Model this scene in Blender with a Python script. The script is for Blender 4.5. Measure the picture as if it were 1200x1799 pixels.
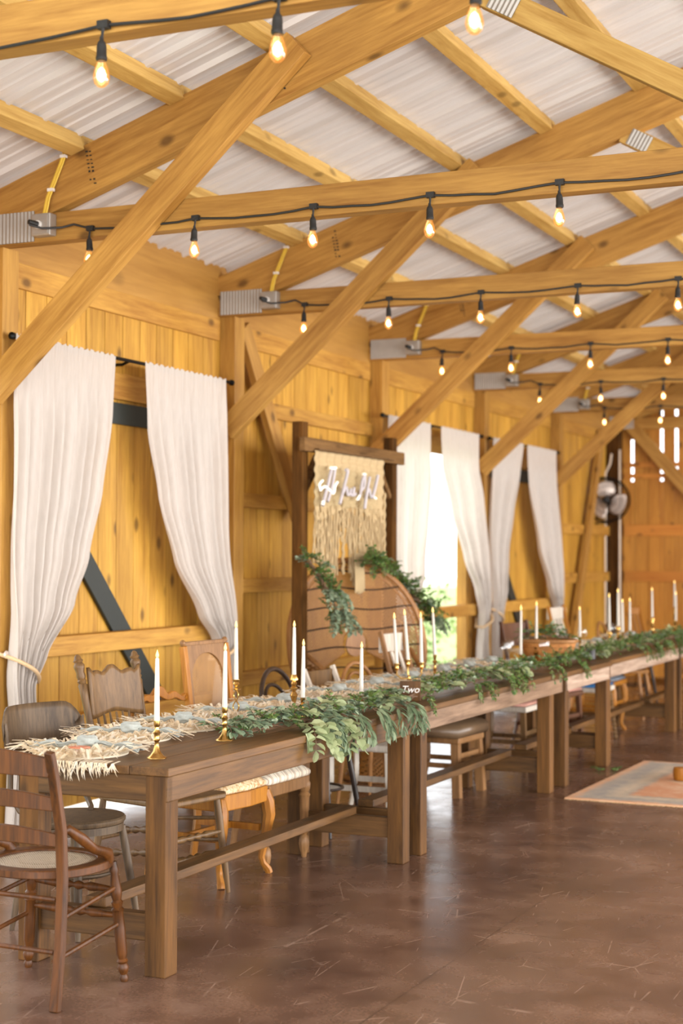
import bpy, bmesh, math, random
from mathutils import Vector, Matrix, Quaternion
R = random.Random(7)
S = bpy.context.scene
for o in list(bpy.data.objects): bpy.data.objects.remove(o)
col = S.collection
pi = math.pi
# ------------------------------------------------------------------ camera
CAM = Vector((5.17, 0.0, 1.5367))
yaw, pit, rol = .4251, .0277, .0037
F = Vector((-math.sin(yaw)*math.cos(pit), math.cos(yaw)*math.cos(pit), math.sin(pit)))
Rt = F.cross(Vector((0, 0, 1))).normalized(); Up = Rt.cross(F)
R2 = math.cos(rol)*Rt + math.sin(rol)*Up; U2 = -math.sin(rol)*Rt + math.cos(rol)*Up
cd = bpy.data.cameras.new('camera'); co = bpy.data.objects.new('camera', cd); col.objects.link(co)
co.matrix_world = Matrix(((R2.x, U2.x, -F.x, CAM.x), (R2.y, U2.y, -F.y, CAM.y), (R2.z, U2.z, -F.z, CAM.z), (0, 0, 0, 1)))
cd.sensor_fit = 'HORIZONTAL'; cd.sensor_width = 24; cd.lens = 2742.15/1200*24
cd.clip_end = 400; cd.dof.use_dof = True; cd.dof.focus_distance = 6.4; cd.dof.aperture_fstop = 2.3
S.camera = co
# ------------------------------------------------------------------ light
W = bpy.data.worlds.new('overcast_sky'); S.world = W; W.use_nodes = True
bg = W.node_tree.nodes['Background']; bg.inputs[0].default_value = (0.95, .97, 1.0, 1); bg.inputs[1].default_value = 2.6
def area(name, loc, rot, sx, sy, power, color=(1, 1, 1)):
    l = bpy.data.lights.new(name, 'AREA'); l.shape = 'RECTANGLE'; l.size = sx; l.size_y = sy; l.energy = power; l.color = color
    o = bpy.data.objects.new(name, l); o.location = loc; o.rotation_euler = rot; col.objects.link(o); return o
# added fill lamps, out of view, lift the interior from side and near end
area('fill_open_side', (10.7, 8.5, 1.75), (0, math.radians(90), 0), 3.3, 20, 1500, (1, .99, .98))
area('fill_near_end', (5.2, -5.8, 1.9), (math.radians(90), 0, 0), 9.5, 3.4, 800, (1, .99, .98))
S.view_settings.view_transform = 'Standard'; S.view_settings.look = 'None'; S.view_settings.gamma = 1
S.view_settings.use_curve_mapping = False; S.view_settings.exposure = .42
S.cycles.use_denoising = True
S.cycles.max_bounces = 8; S.cycles.transparent_max_bounces = 16; S.cycles.diffuse_bounces = 5
S.cycles.sample_clamp_indirect = 4; S.cycles.caustics_reflective = False; S.cycles.caustics_refractive = False
# ------------------------------------------------------------------ materials
def srgb(r, g, b):
    return tuple((c/255/12.92 if c/255 <= .04045 else ((c/255+.055)/1.055)**2.4) for c in (r, g, b))+(1,)
class NT:
    def __init__(s, name):
        s.m = bpy.data.materials.new(name); s.m.use_nodes = True; s.t = s.m.node_tree
        s.b = s.t.nodes['Principled BSDF']; s.out = s.t.nodes['Material Output']
    def n(s, typ, **k):
        x = s.t.nodes.new(typ)
        for a, v in k.items(): setattr(x, a, v)
        return x
    def l(s, a, b): s.t.links.new(a, b)
    def math(s, op, a, b=None, clamp=False):
        x = s.n('ShaderNodeMath', operation=op); x.use_clamp = clamp
        for i, v in enumerate((a, b)):
            if v is None: continue
            if isinstance(v, (int, float)): x.inputs[i].default_value = v
            else: s.l(v, x.inputs[i])
        return x.outputs[0]
    def mix(s, f, a, b, mode='MIX'):
        x = s.n('ShaderNodeMix', data_type='RGBA', blend_type=mode)
        for i, v in ((0, f), (6, a), (7, b)):
            if isinstance(v, (int, float)): x.inputs[i].default_value = v
            elif isinstance(v, tuple): x.inputs[i].default_value = v
            else: s.l(v, x.inputs[i])
        return x.outputs[2]
    def ramp(s, f, stops):
        x = s.n('ShaderNodeValToRGB'); e = x.color_ramp.elements
        while len(e) < len(stops): e.new(.5)
        for i, (p, c) in enumerate(stops): e[i].position = p; e[i].color = c
        s.l(f, x.inputs[0]); return x.outputs[0]
    def noise(s, vec, scale, detail=4, rough=.55, dist=0):
        x = s.n('ShaderNodeTexNoise'); x.inputs['Scale'].default_value = scale; x.inputs['Detail'].default_value = detail
        x.inputs['Roughness'].default_value = rough; x.inputs['Distortion'].default_value = dist
        if vec is not None: s.l(vec, x.inputs['Vector'])
        return x.outputs[0]
    def mapping(s, vec, scale, loc=(0, 0, 0)):
        x = s.n('ShaderNodeMapping'); x.inputs['Scale'].default_value = scale; x.inputs['Location'].default_value = loc
        s.l(vec, x.inputs[0]); return x.outputs[0]
    def bump(s, h, st, dist=.01):
        x = s.n('ShaderNodeBump'); x.inputs['Strength'].default_value = st; x.inputs['Distance'].default_value = dist
        s.l(h, x.inputs['Height']); s.l(x.outputs[0], s.b.inputs['Normal'])
def wood(name, lo, hi, axis='X', knots=.0, rough=.55, var=.25, grain=1.0, sc=1.0, worn=None, bump=.15, spec=.4):
    N = NT(name); tc = N.n('ShaderNodeTexCoord').outputs['Object']
    oi = N.n('ShaderNodeObjectInfo').outputs['Random']; ge = N.n('ShaderNodeNewGeometry').outputs['Random Per Island']
    rnd = N.math('ADD', N.math('MULTIPLY', oi, 17.0), N.math('MULTIPLY', ge, 29.0))
    cx = N.n('ShaderNodeCombineXYZ'); N.l(rnd, cx.inputs[0]); N.l(rnd, cx.inputs[1]); N.l(rnd, cx.inputs[2])
    ad = N.n('ShaderNodeVectorMath', operation='ADD'); N.l(tc, ad.inputs[0]); N.l(cx.outputs[0], ad.inputs[1]); v = ad.outputs[0]
    st = {'X': (.07, 1, 1), 'Y': (1, .07, 1), 'Z': (1, 1, .07)}[axis]
    st2 = tuple(a*1.0 if a == 1 else .35 for a in st)
    g1 = N.noise(N.mapping(v, st), 26*sc, 5, .6, .6)
    g2 = N.noise(N.mapping(v, st), 90*sc, 3, .6)
    g3 = N.noise(N.mapping(v, st2), 3.2*sc, 3, .5)
    f = N.math('ADD', N.math('MULTIPLY', g1, .55*grain), N.math('ADD', N.math('MULTIPLY', g2, .25*grain), N.math('MULTIPLY', g3, .35)))
    m = .5*(.8*grain+.35)
    c = N.ramp(f, [(m-.17, lo), (m+.15, hi)])
    if knots > 0:
        vo = N.n('ShaderNodeTexVoronoi'); vo.feature = 'F1'; vo.inputs['Scale'].default_value = 5.4*sc
        N.l(N.mapping(v, tuple(a if a == 1 else .6 for a in st)), vo.inputs['Vector'])
        k = N.ramp(vo.outputs['Distance'], [(.08, (1, 1, 1, 1)), (.19, (0, 0, 0, 1))])
        sel = N.math('GREATER_THAN', vo.outputs['Color'], .35)
        c = N.mix(N.math('MULTIPLY', N.math('MULTIPLY', k, sel), knots), c, tuple(x*.33 for x in lo[:3])+(1,))
    if worn:
        w = N.noise(v, 6*sc, 5, .7)
        c = N.mix(N.ramp(w, [(.48, (0, 0, 0, 1)), (.66, (1, 1, 1, 1))]), c, worn)
    hv = N.n('ShaderNodeHueSaturation'); N.l(c, hv.inputs['Color'])
    vr = N.math('ADD', N.math('MULTIPLY', N.math('FRACT', rnd), var), 1-var/2)
    N.l(vr, hv.inputs['Value'])
    N.l(hv.outputs[0], N.b.inputs['Base Color']); N.b.inputs['Roughness'].default_value = rough
    N.b.inputs['Specular IOR Level'].default_value = spec
    N.bump(f, bump, .004); return N.m
def plain(name, c, rough=.5, metal=0, bumpsc=None, bst=.2, var=0, spec=.5):
    N = NT(name); N.b.inputs['Base Color'].default_value = c; N.b.inputs['Roughness'].default_value = rough
    N.b.inputs['Metallic'].default_value = metal; N.b.inputs['Specular IOR Level'].default_value = spec
    tc = N.n('ShaderNodeTexCoord').outputs['Object']
    n = N.noise(tc, bumpsc or 14, 4)
    k = var if var else .12
    N.l(N.mix(n, tuple(x*(1-k) for x in c[:3])+(1,), tuple(min(1, x*(1+k)) for x in c[:3])+(1,)), N.b.inputs['Base Color'])
    if bumpsc: N.bump(n, bst, .004)
    return N.m
def emit(name, c, st):
    N = NT(name); N.b.inputs['Base Color'].default_value = c; N.b.inputs['Emission Color'].default_value = c
    N.b.inputs['Emission Strength'].default_value = st; return N.m
def leafmat(name, a, b, trans=.35, rough=.5):
    N = NT(name); ge = N.n('ShaderNodeNewGeometry').outputs['Random Per Island']
    c = N.mix(ge, a, b); N.l(c, N.b.inputs['Base Color']); N.b.inputs['Roughness'].default_value = rough
    t = N.n('ShaderNodeBsdfTranslucent'); N.l(c, t.inputs[0]); mx = N.n('ShaderNodeMixShader'); mx.inputs[0].default_value = trans
    N.l(N.b.outputs[0], mx.inputs[1]); N.l(t.outputs[0], mx.inputs[2]); N.l(mx.outputs[0], N.out.inputs[0]); return N.m
def lattice(name, c, scale, width=.36, diag=True, rough=.6, plane='XZ', solid=0.0):
    """woven cane or wicker: two families of strands with open holes between them"""
    N = NT(name); tc = N.n('ShaderNodeTexCoord').outputs['Object']; sp = N.n('ShaderNodeSeparateXYZ'); N.l(tc, sp.inputs[0])
    a, b = [sp.outputs['XYZ'.index(q)] for q in plane]
    if diag: a, b = N.math('ADD', a, b), N.math('SUBTRACT', a, b)
    def fam(x, w):
        fr = N.math('FRACT', N.math('ADD', N.math('MULTIPLY', x, scale), 100.0)); return N.math('LESS_THAN', fr, w)
    m = N.math('MAXIMUM', fam(a, width), fam(b, width))
    if solid: m = N.math('MAXIMUM', m, solid)
    n = N.noise(tc, 20, 3); cc = N.mix(n, tuple(x*.7 for x in c[:3])+(1,), c)
    N.l(cc, N.b.inputs['Base Color']); N.b.inputs['Roughness'].default_value = rough
    tr = N.n('ShaderNodeBsdfTransparent'); mx = N.n('ShaderNodeMixShader'); N.l(m, mx.inputs[0])
    N.l(tr.outputs[0], mx.inputs[1]); N.l(N.b.outputs[0], mx.inputs[2]); N.l(mx.outputs[0], N.out.inputs[0]); return N.m
M = {}
PLO, PHI = srgb(176, 118, 46), srgb(232, 184, 102)
M['beam'] = wood('pine_beam', srgb(138, 92, 34), srgb(192, 146, 72), 'X', .75, .6, .22)
M['beam_light'] = wood('pale_pine_purlin', srgb(166, 124, 54), srgb(212, 176, 102), 'X', .6, .6, .2)
M['board'] = wood('pine_wall_board', srgb(148, 100, 30), srgb(204, 156, 62), 'Z', .8, .55, .22)
M['boardY'] = wood('pine_wall_rail', srgb(148, 98, 34), srgb(198, 150, 66), 'Y', .8, .55, .2)
M['boardX'] = wood('pine_end_rail', srgb(176, 104, 34), srgb(206, 138, 56), 'X', .8, .55, .2)
M['backboard'] = wood('end_wall_board', srgb(166, 104, 34), srgb(206, 144, 58), 'Z', .85, .6, .3)
M['ply'] = wood('plywood_band', srgb(146, 100, 42), srgb(184, 138, 66), 'Y', .6, .55, .1, .8, .5)
M['postw'] = wood('pine_post', srgb(140, 94, 34), srgb(190, 144, 66), 'Z', .6, .55, .2)
M['table'] = wood('walnut_stained_pine', srgb(56, 37, 18), srgb(112, 78, 42), 'X', .6, .42, .18, 1.1, spec=.3)
M['tableZ'] = wood('walnut_stained_leg', srgb(56, 35, 14), srgb(110, 73, 32), 'Z', .6, .55, .22, 1.1, spec=.25)
M['apron_mid'] = wood('glare_brown_apron', srgb(84, 64, 48), srgb(146, 120, 98), 'X', .5, .38, .15, 1.2)  # second table's side aprons: some glare put into a lighter brown
M['apron_pale'] = wood('glare_pale_apron', srgb(116, 94, 78), srgb(182, 160, 142), 'X', .5, .4, .15, 1.2)  # side aprons farther back: stronger glare put into the wood colour
M['darkframe'] = wood('rough_dark_timber', srgb(40, 26, 11), srgb(98, 64, 28), 'Z', .4, .9, .2, 1.1, 1.0, spec=.1)
M['darkframeY'] = wood('rough_dark_beam', srgb(76, 54, 32), srgb(126, 94, 58), 'Y', .4, .9, .2, spec=.1)
M['strap'] = plain('dark_green_painted_board', srgb(32, 38, 34), .55, 0, 30, .2)
M['iron'] = plain('black_iron', srgb(26, 26, 26), .4, .8)
M['rubber'] = plain('black_rubber_cord', srgb(28, 27, 26), .55)
def oak(n, lo, hi, ax='Z', **k): M[n] = wood(n, lo, hi, ax, 0, k.get('rough', .42), .15, 1, 1.6, k.get('worn'), spec=.28)
oak('red_walnut', srgb(42, 23, 7), srgb(98, 56, 19))
oak('grey_oak', srgb(56, 43, 31), srgb(102, 82, 60), rough=.5)
oak('brown_oak', srgb(68, 48, 27), srgb(122, 91, 56))
oak('honey_oak', srgb(124, 72, 18), srgb(174, 114, 38))
oak('dark_bentwood', srgb(30, 22, 18), srgb(62, 46, 36), rough=.3)
oak('weathered_white', srgb(168, 156, 140), srgb(214, 204, 190), rough=.6)
oak('rattan', srgb(122, 80, 42), srgb(168, 120, 72))
oak('stripe_leg_oak', srgb(104, 72, 42), srgb(148, 108, 68))
oak('dark_plank', srgb(62, 38, 26), srgb(98, 64, 44))
M['cane_seat'] = lattice('pale_cane_seat', srgb(206, 190, 166), 95, .42, True, .5, 'XY', .0)
M['cane_back'] = lattice('honey_cane_back', srgb(176, 128, 72), 75, .40, True, .5, 'XZ')
M['wicker'] = lattice('peacock_wicker', srgb(150, 98, 34), 40, .36, True, .6, 'XZ')
M['leather'] = plain('tan_leather', srgb(150, 104, 66), .35, 0, 40, .1, .25)
M['brown_leather'] = plain('brown_leather', srgb(104, 82, 60), .38, 0, 30, .1, .2)
M['black'] = plain('black_padding', srgb(40, 38, 38), .5)
M['pink'] = plain('faded_pink_seat', srgb(196, 142, 124), .7, 0, 60, .2)
M['blue'] = plain('blue_cushion', srgb(44, 100, 150), .8, 0, 60, .2)
M['greyfab'] = plain('grey_cloth', srgb(120, 124, 132), .9, 0, 60, .2)
M['whitefab'] = plain('white_cloth', srgb(228, 222, 216), .9, 0, 60, .2)
M['brass'] = plain('polished_brass', srgb(200, 162, 96), .22, 1)
M['galv'] = plain('galvanised_plate', srgb(170, 166, 160), .45, .55)
M['greybox'] = plain('grey_metal_box', srgb(176, 172, 166), .4, .6)
M['yellow'] = plain('yellow_cable', srgb(222, 186, 60), .5)
M['conduit'] = plain('grey_conduit', srgb(190, 172, 152), .4, .3)
M['candle'] = None
M['flame'] = emit('amber_flame_tip', srgb(255, 206, 120), 1.1)
M['filament'] = emit('warm_filament', srgb(255, 220, 165), 9)
M['white'] = plain('white_paint', srgb(232, 228, 222), .5)
M['clay'] = plain('terracotta_tag', srgb(196, 118, 86), .5)
M['silver'] = plain('brushed_aluminium', srgb(216, 200, 188), .4, .35)
def candle_mat():
    N = NT('ivory_wax'); N.b.inputs['Base Color'].default_value = srgb(196, 189, 177); N.b.inputs['Roughness'].default_value = .45
    N.b.inputs['Subsurface Weight'].default_value = .2; N.b.inputs['Subsurface Radius'].default_value = (.01, .008, .006); return N.m
M['candle'] = candle_mat()
def floral():
    N = NT('floral_seat_fabric'); tc = N.n('ShaderNodeTexCoord').outputs['Object']
    n = N.noise(tc, 26, 5, .65, 2.2); c = N.ramp(n, [(.40, srgb(176, 126, 74)), (.52, srgb(224, 194, 150)), (.66, srgb(236, 216, 182))])
    N.l(c, N.b.inputs['Base Color']); N.b.inputs['Roughness'].default_value = .8; N.bump(n, .3, .004); return N.m
M['floral'] = floral()
def stripe():
    N = NT('striped_seat_fabric'); tc = N.n('ShaderNodeTexCoord').outputs['Object']; sp = N.n('ShaderNodeSeparateXYZ'); N.l(tc, sp.inputs[0])
    fr = N.math('FRACT', N.math('ADD', N.math('MULTIPLY', sp.outputs[0], 13), 50.0))
    c = N.ramp(fr, [(0, srgb(226, 212, 190)), (.3, srgb(226, 212, 190)), (.34, srgb(120, 104, 92)), (.40, srgb(222, 206, 184)), (.5, srgb(168, 140, 116)), (.62, srgb(226, 212, 190)), (.78, srgb(226, 212, 190)), (.82, srgb(140, 120, 104)), (.88, srgb(226, 212, 190))])
    N.l(c, N.b.inputs['Base Color']); N.b.inputs['Roughness'].default_value = .8; return N.m
M['stripe'] = stripe()
def raffia():
    N = NT('natural_raffia'); ge = N.n('ShaderNodeNewGeometry').outputs['Random Per Island']
    c = N.ramp(ge, [(0, srgb(234, 214, 180)), (.5, srgb(246, 234, 210)), (1, srgb(252, 246, 232))])
    N.l(c, N.b.inputs['Base Color']); N.b.inputs['Roughness'].default_value = .6
    t = N.n('ShaderNodeBsdfTranslucent'); N.l(c, t.inputs[0]); mx = N.n('ShaderNodeMixShader'); mx.inputs[0].default_value = .4
    N.l(N.b.outputs[0], mx.inputs[1]); N.l(t.outputs[0], mx.inputs[2]); N.l(mx.outputs[0], N.out.inputs[0]); return N.m
M['raffia'] = raffia()
M['napkin'] = plain('dusty_blue_linen', srgb(160, 164, 158), .9, 0, 120, .1, .15)
def curtain_mat():
    N = NT('sheer_white_curtain'); tc = N.n('ShaderNodeTexCoord').outputs['Object']
    n = N.noise(N.mapping(tc, (1, 1, .15)), 60, 3); c = N.mix(n, srgb(204, 195, 186), srgb(221, 213, 205)); N.l(c, N.b.inputs['Base Color'])
    N.b.inputs['Roughness'].default_value = .9; N.b.inputs['Specular IOR Level'].default_value = .1
    t = N.n('ShaderNodeBsdfTranslucent'); N.l(c, t.inputs[0]); mx = N.n('ShaderNodeMixShader'); mx.inputs[0].default_value = .3
    N.l(N.b.outputs[0], mx.inputs[1]); N.l(t.outputs[0], mx.inputs[2]); N.l(mx.outputs[0], N.out.inputs[0]); return N.m
M['curtain'] = curtain_mat()
M['rope'] = plain('jute_rope', srgb(214, 182, 140), .8, 0, 90, .4)
M['macrame'] = plain('cream_cotton_cord', srgb(182, 158, 118), .85, 0, 120, .5, .15)
def roofmat():
    N = NT('corrugated_white_metal'); tc = N.n('ShaderNodeTexCoord').outputs['Object']
    n = N.noise(N.mapping(tc, (.35, 5, .35)), 3.5, 4, .6)
    c = N.ramp(n, [(.35, srgb(196, 190, 185)), (.65, srgb(210, 204, 199))])
    N.l(c, N.b.inputs['Base Color']); N.b.inputs['Roughness'].default_value = .3
    N.bump(N.noise(N.mapping(tc, (.3, 6, .3)), 4, 2), .10, .01)
    t = N.n('ShaderNodeBsdfTranslucent'); t.inputs[0].default_value = (1, .96, .92, 1); mx = N.n('ShaderNodeMixShader'); mx.inputs[0].default_value = .03
    N.l(N.b.outputs[0], mx.inputs[1]); N.l(t.outputs[0], mx.inputs[2]); N.l(mx.outputs[0], N.out.inputs[0]); return N.m
M['roof'] = roofmat()
def floormat():
    N = NT('stained_concrete'); tc = N.n('ShaderNodeTexCoord').outputs['Object']
    a = N.noise(tc, 1.6, 5, .6); b = N.noise(tc, 5.5, 3, .5); d = N.noise(tc, 90, 2, .5)
    f = N.math('ADD', N.math('MULTIPLY', a, .6), N.math('ADD', N.math('MULTIPLY', b, .18), N.math('MULTIPLY', d, .22)))
    c = N.ramp(f, [(.34, srgb(68, 48, 39)), (.47, srgb(96, 70, 57)), (.55, srgb(114, 86, 71)), (.68, srgb(144, 116, 100))])
    # fine pale scratches: thin contour lines of two broad noises, broken up by a mask
    def hair(sc_, th, rot):
        mp = N.n('ShaderNodeMapping'); mp.inputs['Rotation'].default_value = (0, 0, rot); mp.inputs['Scale'].default_value = (1, .35, 1); N.l(tc, mp.inputs[0])
        vo = N.n('ShaderNodeTexVoronoi'); vo.feature = 'DISTANCE_TO_EDGE'; vo.inputs['Scale'].default_value = sc_; N.l(mp.outputs[0], vo.inputs['Vector'])
        return N.math('LESS_THAN', vo.outputs['Distance'], th)
    sc = N.math('MAXIMUM', hair(2.2, .0035, .9), N.math('MAXIMUM', hair(3.1, .0045, -.5), hair(1.7, .003, 1.7)))
    sc = N.math('MULTIPLY', sc, N.ramp(N.noise(tc, 4.7, 3), [(.52, (0, 0, 0, 1)), (.60, (1, 1, 1, 1))]))
    c = N.mix(N.math('MULTIPLY', sc, .3), c, srgb(196, 168, 150))
    sp = N.n('ShaderNodeSeparateXYZ'); N.l(tc, sp.inputs[0])
    def joint(o, per, off):
        fr = N.math('FRACT', N.math('ADD', N.math('DIVIDE', o, per), off)); return N.math('LESS_THAN', fr, .0022)
    j = N.math('MAXIMUM', joint(sp.outputs[0], 3.6, 10.14), joint(sp.outputs[1], 3.6, 10.30))
    c = N.mix(N.math('MULTIPLY', j, .6), c, srgb(60, 42, 36))
    N.l(c, N.b.inputs['Base Color'])
    N.l(N.ramp(b, [(.3, (.20, .20, .20, 1)), (.7, (.31, .31, .31, 1))]), N.b.inputs['Roughness'])
    N.b.inputs['Specular IOR Level'].default_value = .7; N.bump(d, .05, .003); return N.m
M['floor'] = floormat()
M['ground'] = plain('pale_gravel', srgb(206, 202, 190), .9, 0, 8, .3, .15)
M['grass'] = plain('sunlit_grass', srgb(160, 178, 112), .9, 0, 3, .3, .3)
M['euc'] = leafmat('silver_eucalyptus', srgb(104, 124, 100), srgb(168, 182, 152), .25)
M['eucpale'] = leafmat('pale_silver_dollar', srgb(140, 156, 112), srgb(190, 198, 152), .35)
M['willow'] = leafmat('willow_eucalyptus', srgb(88, 108, 78), srgb(140, 156, 122), .25)
M['box'] = leafmat('green_boxwood', srgb(52, 80, 34), srgb(116, 138, 68), .3)
M['fern'] = leafmat('feathery_fern', srgb(52, 84, 38), srgb(110, 138, 66), .3)
M['tree'] = leafmat('tree_foliage', srgb(96, 124, 66), srgb(170, 188, 124), .4)
M['stem'] = plain('brown_stem', srgb(104, 78, 56), .7)
def glass(name, c, mixf=.85):
    N = NT(name); g = N.n('ShaderNodeBsdfGlossy'); g.inputs[0].default_value = (1, 1, 1, 1); g.inputs[1].default_value = .05
    t = N.n('ShaderNodeBsdfTransparent'); t.inputs[0].default_value = c; mx = N.n('ShaderNodeMixShader'); mx.inputs[0].default_value = (1-mixf)*.45
    N.l(t.outputs[0], mx.inputs[1]); N.l(g.outputs[0], mx.inputs[2]); N.l(mx.outputs[0], N.out.inputs[0]); return N.m
def ambermat():
    N = NT('glowing_amber_bulb_glass'); g = N.n('ShaderNodeBsdfGlossy'); g.inputs[1].default_value = .05
    t = N.n('ShaderNodeBsdfTransparent'); t.inputs[0].default_value = (1, .82, .55, 1); mx = N.n('ShaderNodeMixShader'); mx.inputs[0].default_value = .12
    e = N.n('ShaderNodeEmission'); e.inputs[0].default_value = srgb(255, 176, 92); e.inputs[1].default_value = .2; ad = N.n('ShaderNodeAddShader')
    N.l(t.outputs[0], mx.inputs[1]); N.l(g.outputs[0], mx.inputs[2]); N.l(mx.outputs[0], ad.inputs[0]); N.l(e.outputs[0], ad.inputs[1]); N.l(ad.outputs[0], N.out.inputs[0]); return N.m
M['amber'] = ambermat()
M['glass'] = glass('clear_glass', (.96, .97, .97, 1), .82)
M['acrylic'] = glass('clear_acrylic', (.98, .99, .99, 1), .95)
M['neon'] = emit('white_neon_tube', srgb(250, 246, 232), .45)
M['paleTube'] = plain('unlit_white_tube', srgb(186, 180, 184), .4)
def rugmat():
    N = NT('faded_persian_rug'); tc = N.n('ShaderNodeTexCoord').outputs['Object']; sp = N.n('ShaderNodeSeparateXYZ'); N.l(tc, sp.inputs[0])
    x, y = sp.outputs[0], sp.outputs[1]
    ax = N.math('ABSOLUTE', N.math('SUBTRACT', x, 1.2)); ay = N.math('ABSOLUTE', N.math('SUBTRACT', y, 1.0))
    n = N.noise(tc, 6, 5, .7)
    n2 = N.noise(tc, 22, 4, .7)
    edge = N.math('MAXIMUM', N.math('DIVIDE', ax, 1.2), N.math('DIVIDE', ay, 1.0))
    e2 = N.math('ADD', edge, N.math('MULTIPLY', N.math('SUBTRACT', n2, .5), .12))
    dia = N.math('ADD', N.math('DIVIDE', ax, 1.2), N.math('DIVIDE', ay, 1.0)); dia = N.math('ADD', dia, N.math('MULTIPLY', N.math('SUBTRACT', n2, .5), .25))
    field = N.ramp(dia, [(0, srgb(150, 152, 152)), (.30, srgb(158, 156, 150)), (.33, srgb(206, 176, 142)), (.62, srgb(206, 172, 138)), (.66, srgb(196, 142, 104)), (1.0, srgb(194, 138, 100))])
    border = N.ramp(e2, [(0, (0, 0, 0, 1)), (.70, (0, 0, 0, 1)), (.73, (1, 1, 1, 1))])
    bc = N.ramp(e2, [(.70, srgb(140, 134, 126)), (.78, srgb(186, 170, 148)), (.86, srgb(150, 146, 140)), (.93, srgb(162, 154, 144)), (.97, srgb(206, 158, 120))])
    c = N.mix(border, field, bc); c = N.mix(N.math('MULTIPLY', N.ramp(n, [(.45, (0, 0, 0, 1)), (.7, (1, 1, 1, 1))]), .5), c, srgb(214, 194, 168))
    N.l(c, N.b.inputs['Base Color']); N.b.inputs['Roughness'].default_value = .95; N.bump(n2, .3, .006); return N.m
M['rug'] = rugmat()
M['basket'] = wood('woven_basket', srgb(150, 92, 40), srgb(204, 142, 76), 'Y', 0, .6, .3, 1.3, 2.5)

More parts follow.
